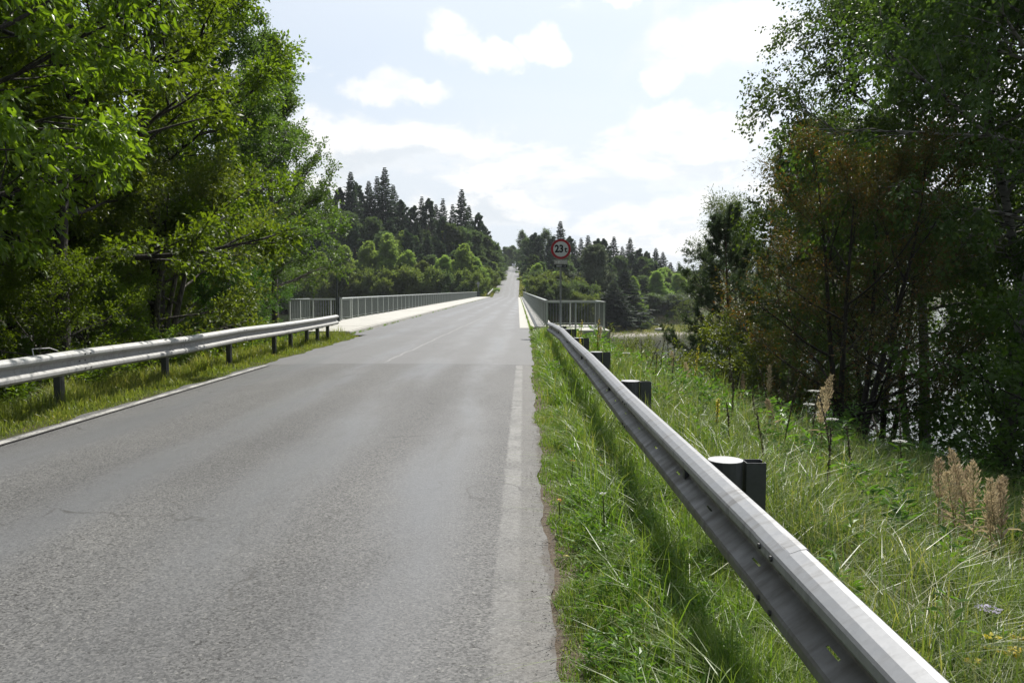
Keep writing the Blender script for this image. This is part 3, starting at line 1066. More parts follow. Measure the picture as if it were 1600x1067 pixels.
# guardrail beyond the bridge on the left
GF = empty('guardrail', (-7.9, 172, 0), 0, 'short guardrail climbing beyond the far left end of the bridge', 'guardrail')
beam_obj(12, 1, M['zinc_left'], GF, (0, 0, .42), .10, False, 0, -.06)
for k in range(4):
    obj('post', CPM, GF, (-.15, .5 + k * 3.6, .66 + k * .30), (0, 0, PI))

# ------------------------------------------------------------------ signs
def text_mesh(name, s, size, mat, bold=0.0, sx=1.0):
    cu = bpy.data.curves.new(name, 'FONT')
    cu.body = s; cu.size = size; cu.align_x = 'CENTER'; cu.align_y = 'CENTER'
    cu.extrude = 0.0015; cu.offset = bold; cu.resolution_u = 4
    tmp = bpy.data.objects.new(name, cu)
    col.objects.link(tmp)
    dg = bpy.context.evaluated_depsgraph_get()
    me = bpy.data.meshes.new_from_object(tmp.evaluated_get(dg))
    bpy.data.objects.remove(tmp)
    me.name = name
    me.materials.clear(); me.materials.append(mat)
    return me


def disc(mb, r, y0, y1, zc, n=40, xc=0.0):
    th = np.linspace(0, 2 * PI, n + 1)[:-1]
    mb.prism([(xc + r * math.cos(t), zc + r * math.sin(t)) for t in th], y0, y1)


SG = empty('road_sign', (1.31, 27.8, 0), 0, 'round red rimmed 23 t weight limit sign on a grey pole beside the right guardrail', 'road sign')
mb = MB(); mb.tube([(0, 0, -.5), (0, 0, 1.5), (0, 0, 3.42)], .033, 12); mb.build('pole', M['pole'], SG, True)
ZC = 3.03
mb = MB(); disc(mb, .362, -.052, -.036, ZC); o = mb.build('sign_disc', M['sign_back'], SG)
mb = MB(); disc(mb, .350, -.056, -.052, ZC); mb.build('red_rim', M['red'], o)
mb = MB(); disc(mb, .268, -.060, -.056, ZC); mb.build('white_face', M['white'], o)
t = obj('number', text_mesh('number', '23', .34, M['black'], .014), o, (-.060, -.0625, ZC - .0), (PI / 2, 0, 0)); t.scale = (.92, 1.05, 1)
t = obj('letter', text_mesh('letter', 't', .28, M['black'], .008), o, (.178, -.0625, ZC - .02), (PI / 2, 0, 0))
mb = MB(); mb.box(-.235, .235, -.05, -.036, 2.50, 2.655); o = mb.build('upper_plate', M['plate'], SG)
for (a, b, c_, d_) in ((-.19, -.13, 2.545, 2.60), (-.11, .0, 2.545, 2.615), (.03, .06, 2.54, 2.61)):
    mb = MB(); mb.box(a, b, -.052, -.050, c_, d_); mb.build('faded_mark', M['plate_ink'], o)
t = obj('number', text_mesh('number', '50', .12, M['plate_ink'], .002), o, (.145, -.0515, 2.578), (PI / 2, 0, 0))
mb = MB(); mb.box(-.225, .225, -.05, -.036, 2.385, 2.485); o = mb.build('lower_plate', M['black'], SG)
t = obj('number', text_mesh('number', '18001 - 3', .088, M['white'], .001), o, (0, -.0515, 2.436), (PI / 2, 0, 0))
mb = MB(); mb.box(-.045, .045, -.036, -.030, 2.42, 2.44); mb.box(-.045, .045, -.036, -.030, 3.15, 3.18); mb.box(-.045, .045, -.036, -.030, 2.88, 2.91); mb.build('clamp', M['pole'], SG)

SF = empty('road_sign', (bx(-9.1, 172) + .1, 173.5, 0.0), 0, 'small round sign seen from behind at the far left end of the bridge', 'road sign')
mb = MB(); mb.tube([(0, 0, -.5), (0, 0, 1.5), (0, 0, 3.4)], .04, 8); mb.build('pole', M['pole'], SF)
mb = MB(); disc(mb, .36, -.06, -.04, 3.0); mb.build('sign_disc', M['sign_back'], SF)
mb = MB(); mb.box(-.2, .2, -.06, -.04, 2.25, 2.58); mb.build('plate', M['sign_back'], SF)
for (x, y) in ((0.35, 176.0), (0.42, 190.0)):
    z = float(terrain(x, y))
    mb = MB(); mb.box(-.07, .07, -.05, .05, -.3, 1.5 if y < 180 else 1.1); o = mb.build('body', M['white'])
    r = empty('marker_post', (x, y, z), 0, 'white roadside post just past the far right end of the bridge' if y < 180 else 'white roadside post farther up the hill on the right verge', 'post')
    o.parent = r
    mb = MB(); mb.box(-.072, .072, -.052, .052, 1.1 if y < 180 else .75, 1.3 if y < 180 else .9); mb.build('black_band', M['black'], r)

# ------------------------------------------------------------------ car on the hill
car = empty('car', (-4.9, 398, float(road_z(398))), 0, 'small white car at the top of the hill on the far road', 'car')
mb = MB(); mb.prism([(-2.1, .35), (2.1, .35), (2.15, .75), (1.3, .95), (.7, 1.42), (-1.3, 1.45), (-2.05, .95)], -.88, .88, 'x')
mb.build('body', M['car_paint'], car)
mb = MB(); mb.prism([(-1.62, 1.00), (-1.34, 1.38), (-1.375, 1.40), (-2.02, .985)], -.75, .75, 'x'); mb.v = [v * np.array([1, 1, 1]) + np.array([0, -.01, .012]) for v in mb.v]
mb.build('window', M['car_glass'], car)
for sx in (-.78, .78):
    for sy in (-1.35, 1.35):
        mb = MB(); disc_pts = [(sy + .33 * math.cos(t), .33 + .33 * math.sin(t)) for t in np.linspace(0, 2 * PI, 13)[:-1]]
        mb.prism(disc_pts, sx - .11, sx + .11, 'x'); mb.build('wheel', M['rubber'], car)

# ------------------------------------------------------------------ vegetation builders
def unit(v):
    return v / (np.linalg.norm(v, axis=-1, keepdims=True) + 1e-9)


def leaf_verts(P, D, rng, ls, wide=0.55, shape='kite', upb=0.8):
    """blades: P points, D growing directions"""
    n = len(P)
    D = unit(D)
    upv = np.tile([0, 0, upb], (n, 1)) + rng.normal(0, .55, (n, 3))
    S = unit(np.cross(D, upv))
    Nn = np.cross(S, D)
    L = (ls * rng.uniform(.45, 1.35, n))[:, None]
    w = L * wide * .5
    r = rng.random(n)
    if shape == 'kite':
        fold = Nn * L * .12
        V = np.stack([P, P + D * L * .45 + S * w + fold, P + D * L, P + D * L * .45 - S * w + fold], 1).reshape(-1, 3)
        i = np.arange(n)[:, None] * 4
        F = np.concatenate([i + np.array([[0, 1, 2]]), i + np.array([[0, 2, 3]])])
        return V, F, np.repeat(r, 4)
    # 'full': pointed leaf with curled midrib, eight triangles less two
    c = Nn * L
    V = np.stack([P, P + D * L * .25 + S * w * .8 + c * .07, P + D * L * .30 - c * .0, P + D * L * .25 - S * w * .8 + c * .07,
                  P + D * L * .62 + S * w * .75 - c * .02, P + D * L * .66 - c * .10, P + D * L * .62 - S * w * .75 - c * .02,
                  P + D * L - c * .25], 1).reshape(-1, 3)
    i = np.arange(n)[:, None] * 8
    T = np.array([[0, 1, 2], [0, 2, 3], [1, 4, 5], [1, 5, 2], [2, 5, 6], [2, 6, 3], [4, 7, 5], [5, 7, 6]])
    F = (i[:, None, :] + T[None]).reshape(-1, 3)
    return V, F, np.repeat(r, 8)


def curve(p0, d0, L, n, bend, rng, wob=.06):
    """path starting at p0 along d0; bend is added to the direction on the way"""
    P = [np.array(p0, float)]
    d = np.array(d0, float); d /= np.linalg.norm(d)
    s = L / (n - 1)
    for i in range(n - 1):
        d = d + np.array(bend) / (n - 1) + rng.normal(0, wob, 3)
        d /= np.linalg.norm(d)
        P.append(P[-1] + d * s)
    return np.array(P)


def broadleaf(seed, H, r0, R, base_t=.25, nl=26, nsub=8, ntw=4, nleaf=30000, ls=.09, prof='round', stems=1, spread=.3,
              hang=0.0, spr=.10, elev=(5, 60), wide=.6, shape='kite', twl=.55, reach=None, upb=.8, wood_sub=True):
    """skeleton of trunk, limbs, side branches and twigs; leaves sit along the twigs"""
    rng = np.random.default_rng(seed)
    wood = MB()
    pts = []; dirs = []
    for s in range(stems):
        az = rng.uniform(0, 6.28) if stems > 1 else 0
        lean = spread if stems > 1 else .04
        d0 = np.array([math.cos(az) * lean, math.sin(az) * lean, 1.0])
        Hs = H * (rng.uniform(.75, 1.0) if stems > 1 else 1)
        T = curve((0.08 * math.cos(az) * (stems > 1), .08 * math.sin(az) * (stems > 1), -.3), d0, Hs + .3, 14, (0, 0, .25), rng, .035)
        tt = np.linspace(0, 1, 14)
        rr_ = r0 * ((1 - tt) ** .8 * .92 + .06); rr_[0] *= 1.35; rr_[1] *= 1.08
        wood.tube(T, rr_, 8)
        nls = max(4, nl // stems)
        for i in range(nls):
            u = (i + rng.uniform(.2, .8)) / nls
            t = base_t + (1 - base_t) * u * .98
            p0 = np.array([np.interp(t, tt, T[:, k]) for k in range(3)])
            az = i * 2.39996 + rng.uniform(-.5, .5) + s
            if prof == 'round': pf = math.sin(PI * min(1, .18 + .80 * u)) ** .7
            elif prof == 'cone': pf = (1.05 - u) ** .8
            elif prof == 'egg': pf = math.sin(PI * min(1, .28 + .68 * u)) ** .8
            else: pf = 1.0 - .5 * u
            L = R * pf * rng.uniform(.72, 1.18) + .25
            if reach is not None:
                L *= 1 + reach[1] * max(0, math.cos(az - reach[0]))
            e = math.radians(elev[0] + (elev[1] - elev[0]) * u + rng.uniform(-10, 10))
            d = np.array([math.cos(az) * math.cos(e), math.sin(az) * math.cos(e), math.sin(e)])
            B = curve(p0, d, L, 8, (0, 0, .25 - hang * .6), rng, .07)
            rb = max(.008, r0 * .42 * (1 - t) ** .7 * (L / R) ** .5) + .006
            wood.tube(B, rb * np.linspace(1, .2, 8), 5)
            for j in range(nsub):
                v = .22 + .78 * (j + rng.random()) / nsub
                q0 = np.array([np.interp(v, np.linspace(0, 1, 8), B[:, k]) for k in range(3)])
                sa = rng.choice([-1, 1]) * rng.uniform(.4, 1.2)
                ca, sn = math.cos(sa), math.sin(sa)
                dd = B[min(7, int(v * 7) + 1)] - B[int(v * 7)] if int(v * 7) < 7 else B[7] - B[6]
                dd = dd / np.linalg.norm(dd)
                d2 = np.array([dd[0] * ca - dd[1] * sn, dd[0] * sn + dd[1] * ca, dd[2] + rng.uniform(-.35, .35)])
                L2 = L * .42 * (1.15 - .6 * v) * rng.uniform(.7, 1.3) + .15
                C = curve(q0, d2, L2, 5, (0, 0, .15 - hang * 1.4), rng, .10)
                if wood_sub:
                    wood.tube(C, max(.004, rb * .35) * np.linspace(1, .35, 5), 3, cap=False)
                for k in range(ntw):
                    w_ = rng.uniform(.25, 1.0)
                    t0 = np.array([np.interp(w_, np.linspace(0, 1, 5), C[:, m]) for m in range(3)])
                    d3 = unit(C[-1] - C[0]) + rng.normal(0, .55, 3)
                    if hang > 0: d3[2] -= hang * 1.2
                    Lt = twl * rng.uniform(.6, 1.3) * (1 + hang)
                    E = curve(t0, d3, Lt, 4, (0, 0, -.2 - hang * 2.2), rng, .12)
                    pts.append(E); 
    A = np.stack(pts)                                  # (n,4,3)
    n = len(A)
    idx = rng.integers(0, n, nleaf)
    u = rng.random(nleaf) * 2.999
    i0 = u.astype(int); f = (u - i0)[:, None]
    P = A[idx, i0] * (1 - f) + A[idx, i0 + 1] * f
    T = unit(A[idx, i0 + 1] - A[idx, i0])
    off = rng.normal(0, 1, (nleaf, 3))
    P = P + off * spr
    D = T * .7 + unit(off) * .8 + rng.normal(0, .35, (nleaf, 3)) + np.array([0, 0, -.25 - hang * .5])
    V, F, r = leaf_verts(P, D, rng, ls, wide, shape, upb)
    return wood, (V, F, r)


def spruce(seed, H, R, n_wh=30, per=7, ns=14, ls=.55):
    rng = np.random.default_rng(seed)
    wood = MB()
    wood.tube(curve((0, 0, -.3), (0, 0, 1), H + .3, 8, (0, 0, 0), rng, .004), np.linspace(H * .014, .01, 8), 6)
    P = []; D = []
    for i in range(n_wh):
        u = (i + .5) / n_wh
        z = H * (.12 + .87 * u)
        L0 = (R * (1 - u) ** 1.0 + .12) * (1.0 if i % 2 else .80)
        for k in range(per):
            az = k * 6.283 / per + i * 1.1 + rng.uniform(-.3, .3)
            L = L0 * rng.uniform(.6, 1.25)
            dz = -.45 + .75 * u + rng.uniform(-.12, .12)
            B = curve((0, 0, z), (math.cos(az), math.sin(az), dz), L, 5, (0, 0, .35), rng, .04)
            m = max(4, int(ns * (L / R + .15)))
            v = rng.random(m) ** .8
            q = np.stack([np.interp(v, np.linspace(0, 1, 5), B[:, j]) for j in range(3)], 1)
            sd_ = rng.choice([-1, 1], m)
            side = np.array([-math.sin(az), math.cos(az), 0])
            d = unit(B[-1] - B[0])[None] * .8 + side[None] * (sd_ * rng.uniform(.2, 1.1, m))[:, None] + np.array([0, 0, -.45])[None] * rng.random(m)[:, None]
            P.append(q + rng.normal(0, .05, (m, 3))); D.append(d)
    P = np.concatenate(P); D = np.concatenate(D)
    V, F, r = leaf_verts(P, D, rng, ls * (1.05 - .52 * np.clip(P[:, 2] / H, 0, 1)), .5, 'kite', .8)
    return wood, (V, F, r)


def pine(seed, H, R, r0=.13, nl=34, ntuft=2200, nl_len=.10, per=16, base_t=.25, far=False):
    """scots pine: tiers of limbs, needles in tufts at the twig ends"""
    rng = np.random.default_rng(seed)
    wood = MB()
    T = curve((0, 0, -.3), (0.03, 0, 1), H + .3, 10, (0, 0, .1), rng, .03)
    tt = np.linspace(0, 1, 10)
    wood.tube(T, r0 * ((1 - tt) * .9 + .08), 8)
    tips = []; td = []
    for i in range(nl):
        u = (i + rng.random()) / nl
        t = base_t + (1 - base_t) * u * .99
        p0 = np.array([np.interp(t, tt, T[:, k]) for k in range(3)])
        az = i * 2.4 + rng.uniform(-.4, .4)
        L = R * (1.08 - u) ** .6 * rng.uniform(.6, 1.15) + .2
        e = math.radians(5 + 35 * u + rng.uniform(-10, 10))
        B = curve(p0, (math.cos(az) * math.cos(e), math.sin(az) * math.cos(e), math.sin(e)), L, 7, (0, 0, .5), rng, .08)
        wood.tube(B, (r0 * .3 * (1 - t) + .012) * np.linspace(1, .3, 7), 4)
        for j in range(9):
            v = .3 + .7 * (j + rng.random()) / 9
            q0 = np.array([np.interp(v, np.linspace(0, 1, 7), B[:, k]) for k in range(3)])
            d2 = unit(B[-1] - B[0]) + rng.normal(0, .5, 3) + np.array([0, 0, .25])
            C = curve(q0, d2, L * .28 * rng.uniform(.6, 1.3) + .12, 4, (0, 0, .4), rng, .1)
            if not far: wood.tube(C, .006 * np.linspace(1, .5, 4), 3, cap=False)
            for w_ in np.linspace(.2, 1, 4):
                tips.append([np.interp(w_, np.linspace(0, 1, 4), C[:, m]) for m in range(3)])
                td.append(unit(C[-1] - C[0]) + rng.normal(0, .25, 3))
    tips = np.array(tips); td = unit(np.array(td))
    sel = rng.integers(0, len(tips), ntuft)
    P = np.repeat(tips[sel] + rng.normal(0, .04, (ntuft, 3)), per, 0)
    Dm = np.repeat(td[sel], per, 0)
    D = Dm * .6 + rng.normal(0, .7, Dm.shape) + np.array([0, 0, .15])
    V, F, r = leaf_verts(P, D, rng, nl_len, .10 if not far else .4, 'kite', .5)
    return wood, (V, F, r)


def tree_obj(name, built, bark, leaf, label, cat='tree', group=None, loc=(0, 0, 0), rz=0.0, sc=1.0, trunk_name='trunk'):
    wood, (V, F, r) = built
    root = empty(name, loc, rz, label, cat, group)
    root.scale = (sc, sc, sc)
    obj(trunk_name, wood.mesh(trunk_name, bark, True), root)
    c = obj('crown', np_mesh('crown', V, [F], leaf, {'rnd': r}), root)
    c['kind'] = 'stuff'
    return root


def place(proto, x, y, sc=1.0, rz=0.0, label=None, group=None, z=None, first=False, sxy=None, leaf=None, dz=0.0):
    o = proto if first else copy_tree(proto)
    o.location = (x, y, (float(terrain(x, y)) if z is None else z) + dz)
    o.rotation_euler = (0, 0, rz)
    s = sc if sxy is None else sxy
    o.scale = (s, s, sc)
    if label: o['label'] = label
    if group: o['group'] = group
    elif 'group' in o.keys(): del o['group']
    if leaf is not None:
        for ch in o.children:
            if ch.name.startswith('crown'):
                ch.material_slots[0].link = 'OBJECT'
                ch.material_slots[0].material = leaf
    return o


# ------------------------------------------------------------------ left trees (near)
# cherry with big glossy leaves, boughs reaching over the verge
cherry = tree_obj('cherry_tree', broadleaf(21, 9.5, .14, 2.9, .30, 32, 9, 5, 48000, .120, 'round', 1, hang=.10, spr=.045, elev=(0, 55), wide=.50, shape='full', twl=.5, reach=(-.3, .05)),
                  M['bark'], M['leaf_cherry'], 'broad tree with large glossy light green leaves reaching in at the upper left corner')
place(cherry, -7.5, 9.8, 1.0, 2.2, first=True)
oak = tree_obj('oak_tree', broadleaf(5, 14, .22, 3.6, .21, 40, 9, 5, 84000, .110, 'egg', 1, spr=.06, elev=(8, 60), wide=.62, reach=(0, .1)),
               M['bark'], M['leaf_oak'], 'tall dark green tree behind the middle of the left guardrail')
place(oak, -9.0, 15.0, 1.0, 0.4, first=True)
place(oak, -9.9, 21.0, 1.05, 2.6, 'tall dark green tree whose crown edge leans out highest over the road on the left')
aspen = tree_obj('aspen_tree', broadleaf(9, 12, .15, 2.7, .24, 38, 9, 4, 62000, .085, 'cone', 1, spr=.055, elev=(10, 62), wide=.8),
                 M['bark_grey'], M['leaf_aspen'], 'slender loose tree with small pale leaves standing against the sky left of the bridge')
place(aspen, -9.7, 30.5, 1.0, 1.0, first=True)
place(aspen, -9.9, 26.5, 1.13, 3.0, 'slim tree between the big dark tree and the loose pale one at left')
place(aspen, -12.0, 34.5, .98, 4.0, 'pale leaved tree half hidden behind the platform railing on the left')
horn = tree_obj('hornbeam_bush', broadleaf(14, 5.2, .09, 2.0, .05, 30, 7, 4, 30000, .080, 'round', 3, .3, spr=.05, elev=(0, 45), wide=.6),
                M['bark_grey'], M['leaf_hornbeam'], 'yellowish green bushy tree in the sunlit gap behind the left guardrail')
place(horn, -9.7, 20.2, 1.2, .3, first=True, dz=.2)
place(horn, -10.9, 28.3, .95, 2.2, 'light green bushy tree just short of the left platform railing', leaf=M['leaf_aspen'])
place(horn, -12.0, 33.5, .8, 4.0, 'low green bush whose leaves spill over the left platform railing', leaf=M['leaf_hazel'])
place(horn, -8.6, 13.2, .62, 1.1, 'low dark bush behind the near stretch of the left guardrail', leaf=M['leaf_oak'])
place(horn, -8.7, 9.9, .6, 5.1, 'low dark bush at the left edge under the glossy leaved tree', leaf=M['leaf_oak'])
place(horn, -9.2, 16.8, .66, 2.9, 'low dark bush below the tallest tree on the left', leaf=M['leaf_oak'])
place(horn, -9.5, 24.0, .72, .9, 'green bush with leaves catching sun behind the far half of the left guardrail', leaf=M['leaf_hazel'])
wood_left = [(oak, -13.5, 10.5, .9, 1.2), (oak, -15.5, 16.5, 1.0, 3.3), (oak, -15.0, 23.0, 1.0, 5.0), (oak, -17.5, 30, 1.0, .2), (oak, -21, 20, 1.0, 2.0),
             (oak, -22, 12, .95, 4.4), (aspen, -15.2, 38, .9, .7), (aspen, -18, 37, 1.0, 2.5), (oak, -25, 30, 1.0, 1.7), (oak, -27, 22, 1.0, 5.5),
             (aspen, -11.8, 13.0, 1.0, 1.9), (oak, -12.8, 18.8, .8, 4.1), (oak, -11.5, 6.0, .85, 1.5), (oak, -30, 38, 1.0, 3.9), (horn, -12, 15, 1.0, 3.0), (horn, -12.5, 21, 1.0, 1.0), (horn, -13, 26, 1.1, 2.0), (horn, -12, 10, 1.0, 4.0)]
for (pr, x, y, s, rz) in wood_left:
    place(pr, x, y, s, rz, 'shaded tree deeper in the wood behind the left guardrail', 'trees deeper in the wood on the left', leaf=M['leaf_oak'] if pr is horn else None)

# ------------------------------------------------------------------ right trees (near)
birch = tree_obj('birch_tree', broadleaf(33, 15.5, .17, 4.0, .36, 38, 9, 6, 80000, .096, 'egg', 1, hang=.42, spr=.055, elev=(20, 60), wide=.75, twl=.75),
                 M['bark_birch'], M['leaf_birch'], 'tall weeping birch with the thick dark trunk nearest the right edge')
place(birch, 9.5, 15.6, 1.0, .5, first=True)
place(birch, 10.8, 20.8, 1.0, 2.5, 'tall birch whose hanging twigs make the left outline of the right-hand trees')
place(birch, 12.6, 19.3, 1.02, 4.4, 'whitish barked birch standing between the two dark trunks at right')
place(birch, 16.5, 25.0, 1.0, 1.4, 'birch lower down the bank behind the right-hand trees', 'birches lower down the bank at right')
place(birch, 13.5, 27.0, .92, 3.4, 'birch lower down the bank behind the right-hand trees', 'birches lower down the bank at right')
rowan = tree_obj('rowan_tree', broadleaf(41, 6.0, .075, 1.75, .10, 44, 7, 4, 46000, .060, 'egg', 4, .20, spr=.07, elev=(10, 60), wide=.42, twl=.4),
                 M['bark'], M['leaf_rowan'], 'many stemmed small tree with brownish reddening leaves in front of the birches')
place(rowan, 6.4, 15.3, 1.0, .8, first=True)
place(rowan, 8.4, 18.6, 1.15, 3.0, 'dark green small tree behind the reddening one, higher', leaf=M['leaf_birch'])
pine1 = tree_obj('pine_tree', pine(51, 9.3, 3.1, .12, 60, 7000, .16, 12, base_t=.06), M['bark_pine'], M['needle_young'], 'young blue green pine with upswept boughs standing right of the water')
place(pine1, 7.9, 30.0, .84, 2.0, first=True)
place(pine1, 8.5, 24.5, 1.0, 4.2, 'dark pine pressed against the left side of the reddening tree')
hazel = tree_obj('hazel_bush', broadleaf(61, 3.6, .05, 1.9, .05, 30, 6, 4, 8500, .10, 'round', 4, .5, spr=.07, elev=(5, 50), wide=.72, twl=.4),
                 M['bark'], M['leaf_hazel'], 'broad leaved bush with mid green leaves at the right edge before the water', 'bush')
place(hazel, 8.9, 12.0, 1.0, .2, first=True)
place(hazel, 9.9, 14.2, 1.15, 2.2, 'taller green bush between the birch trunks at right')
place(hazel, 11.3, 17.0, 1.2, 4.0, 'green bush glimpsed low behind the whitish birch')
place(hazel, 5.7, 21.5, .74, 1.6, 'bright leaved bush left of the reddening tree, above the water', leaf=M['leaf_hornbeam'])
place(hazel, 7.9, 26.5, .85, 5.0, 'rounded light green bush under the pine beside the water', leaf=M['leaf_hornbeam'])
place(hazel, 9.0, 29.5, .9, 3.3, 'green bush at the foot of the pine', leaf=M['leaf_hazel'])
place(hazel, 9.6, 33.5, 1.1, 2.3, 'pale bush on the bank beyond the pine', leaf=M['leaf_willow'])
willow = tree_obj('willow_tree', broadleaf(71, 12, .15, 2.8, .2, 34, 7, 4, 26000, .13, 'egg', 2, .2, hang=.15, spr=.10, elev=(25, 65), wide=.25, twl=.6),
                  M['bark_grey'], M['leaf_willow'], 'pale green feathery willow rising behind the pine')
place(willow, 10.4, 35.5, .98, .4, first=True)
place(willow, 16.5, 42.0, 1.0, 2.4, 'second pale willow farther right behind the dark trees')

# ------------------------------------------------------------------ forest beyond the bridge
P_spr = tree_obj('spruce_tree', spruce(81, 20, 5.6, 36, 9, 60, .80), M['bark'], M['needle_spruce'], 'spruce')
P_spr2 = tree_obj('spruce_tree', spruce(82, 20, 4.6, 34, 8, 56, .76), M['bark'], M['needle_spruce'], 'spruce')
P_pin = tree_obj('pine_tree', pine(83, 18, 4.2, .2, 34, 3200, .60, 6, .22, True), M['bark_pine'], M['needle_pine'], 'pine')
P_dec = tree_obj('broadleaf_tree', broadleaf(84, 13, .2, 5.2, .05, 46, 8, 4, 48000, .34, 'cone', 1, spr=.16, elev=(0, 72), wide=.75, twl=.9, wood_sub=False), M['bark_grey'], M['far_green'], 'tree')
P_dec2 = tree_obj('broadleaf_tree', broadleaf(85, 15, .2, 3.9, .10, 38, 8, 4, 36000, .32, 'egg', 1, spr=.17, elev=(10, 65), wide=.7, twl=.9, wood_sub=False), M['bark_grey'], M['far_olive'], 'tree')
P_air = tree_obj('birch_tree', broadleaf(86, 16, .16, 3.0, .2, 28, 6, 3, 12000, .32, 'egg', 1, hang=.2, spr=.22, elev=(25, 65), wide=.6, twl=.9, wood_sub=True), M['bark_birch'], M['far_grey'], 'tree')
P_bush = tree_obj('shore_bush', broadleaf(87, 5, .06, 3.0, .03, 24, 6, 3, 12000, .32, 'round', 3, .5, spr=.22, elev=(5, 50), wide=.7, twl=.6, wood_sub=False), M['bark_grey'], M['far_green'], 'bush', 'bush')
HP = {'spr': (P_spr, 20), 'sp2': (P_spr2, 20), 'pin': (P_pin, 18.5), 'dec': (P_dec, 14.5), 'de2': (P_dec2, 16.5), 'air': (P_air, 17), 'bus': (P_bush, 5.2)}
used = set()


def far_tree(kind, px, top, d, label=None, group=None, leaf=None, wide=1.0, minh=5.0, hmax=30):
    x = (px - 818) / FPX * d
    z = float(terrain(x, d))
    h = EYE + (453 - top) / FPX * d - z
    h = min(max(h, minh), hmax)
    pr, hp = HP[kind]
    s = h / hp
    first = kind not in used
    used.add(kind)
    w = (0.62 + .38 * s) * wide if kind == 'dec' else (0.45 + .55 * s) * wide
    return place(pr, x, d, s, random.uniform(0, 6.28), label, group, first=first, sxy=w, leaf=leaf)


G1 = 'dark conifers on the wooded hill left of the far road'
ORD = ['first', 'second', 'third', 'fourth', 'fifth', 'sixth', 'seventh', 'eighth', 'ninth', 'tenth', 'eleventh', 'twelfth', 'thirteenth', 'fourteenth', 'fifteenth', 'sixteenth', 'seventeenth', 'eighteenth', 'nineteenth', 'twentieth', 'twenty-first', 'twenty-second']
KN = {'spr': 'spruce', 'sp2': 'slim spruce', 'pin': 'pine', 'air': 'thin pale tree', 'dec': 'tree', 'de2': 'tree'}
random.seed(5)
singles = {603: 'tallest dark spruce standing above the wooded hill left of the far road', 722: 'pointed spruce second highest on the left hill, nearer the road',
           875: 'dark spruce rising right behind the weight limit sign', 550: 'thin spruce top just clear of the near trees on the left'}
CR = [548, 562, 578, 591, 603, 616, 630, 645, 660, 672, 682, 693, 708, 722, 733, 747, 758, 530, 515, 490, 470]
for px, top, kd, d in [(548, 287, 'sp2', 232), (562, 292, 'pin', 236), (578, 284, 'spr', 238), (591, 277, 'spr', 236), (603, 263, 'spr', 232), (616, 290, 'spr', 240), (630, 318, 'pin', 236), (645, 326, 'pin', 240),
                       (660, 308, 'sp2', 240), (672, 316, 'pin', 236), (682, 320, 'spr', 244), (693, 311, 'sp2', 246), (708, 320, 'sp2', 246), (722, 297, 'spr', 244), (733, 322, 'spr', 250), (747, 338, 'pin', 252),
                       (758, 356, 'pin', 262), (530, 300, 'pin', 225), (515, 295, 'spr', 228), (490, 290, 'spr', 226), (470, 280, 'pin', 226)]:
    n_ = sorted(CR).index(px)
    far_tree(kd, px, top, d, singles.get(px, '%s on the left hill crest, %s tree along it from the left' % (KN[kd], ORD[n_])), G1)
for px, top, kd, d, lf in [(540, 345, 'pin', 212, None), (560, 350, 'de2', 210, M['far_dark']), (585, 340, 'de2', 212, None), (610, 345, 'pin', 214, None), (630, 350, 'spr', 216, None), (652, 345, 'spr', 218, None),
                           (668, 365, 'spr', 212, None), (690, 345, 'pin', 222, None), (706, 350, 'de2', 222, None), (725, 355, 'de2', 225, None), (742, 360, 'de2', 228, None), (757, 368, 'de2', 235, None), (770, 376, 'de2', 250, M['far_dark']),
                           (500, 340, 'de2', 208, None), (520, 350, 'pin', 208, None), (480, 345, 'spr', 205, None), (640, 365, 'pin', 206, None), (600, 362, 'de2', 205, M['far_dark'])]:
    far_tree(kd, px, top, d, 'mid height tree on the slope of the wooded hill left of the far road', 'trees on the slope of the left hill', leaf=lf)
brights = [(500, 395, 180), (540, 385, 182), (572, 378, 181), (604, 366, 180), (632, 392, 182), (655, 408, 184), (690, 400, 184), (722, 382, 186), (742, 398, 188), (470, 400, 178), (440, 395, 176)]
for px, top, d in brights:
    grp = 'bright trees on the far shore left of the bridge'
    lab = 'bright green rounded tree behind the left bridge railing, %s from the left in its row' % ORD[sorted(q[0] for q in brights).index(px)]
    if px == 604: lab, grp = 'broad bright green tree highest of the row behind the left bridge railing', None
    if px == 722: lab, grp = 'feathery bright green tree just left of the far end of the bridge', None
    far_tree('dec', px, top, d, lab, grp, leaf=(M['far_olive'] if px in (655,) else None))
for px, top, d in [(560, 425, 175), (590, 430, 174), (625, 428, 174), (665, 430, 175), (700, 435, 176), (735, 430, 178), (530, 430, 174), (500, 430, 172), (752, 425, 190), (765, 430, 196), (772, 436, 206)]:
    far_tree('bus', px, top, d, 'leafy bush at the foot of the trees behind the left bridge railing', 'bushes behind the left bridge railing', minh=3, leaf=random.choice([None, M['far_olive'], M['far_dark']]))
# flanking the climbing road
for px, top, d, kd, lf in [(772, 378, 268, 'spr', None), (780, 385, 290, 'de2', M['far_dark']), (786, 392, 320, 'pin', None), (768, 392, 245, 'dec', M['far_dark']), (776, 400, 262, 'de2', M['far_dark']), (790, 398, 350, 'de2', M['far_dark']), (782, 405, 300, 'dec', M['far_dark']),
                       (764, 405, 225, 'dec', M['far_dark'])]:
    far_tree(kd, px - 4, top, d, 'dark tree leaning over the left verge of the climbing road', 'dark trees on the left of the climbing road', leaf=lf)
for px, top, d, kd, lf in [(815, 362, 330, 'air', M['far_dark']), (822, 372, 310, 'de2', M['far_dark']), (812, 385, 360, 'pin', None), (820, 392, 330, 'dec', M['far_dark']), (824, 405, 290, 'dec', M['far_dark']), (832, 398, 250, 'dec', M['far_dark'])]:
    far_tree(kd, px + 3, top, d, 'dark tree crowding the right verge of the climbing road', 'dark trees on the right of the climbing road', leaf=lf)
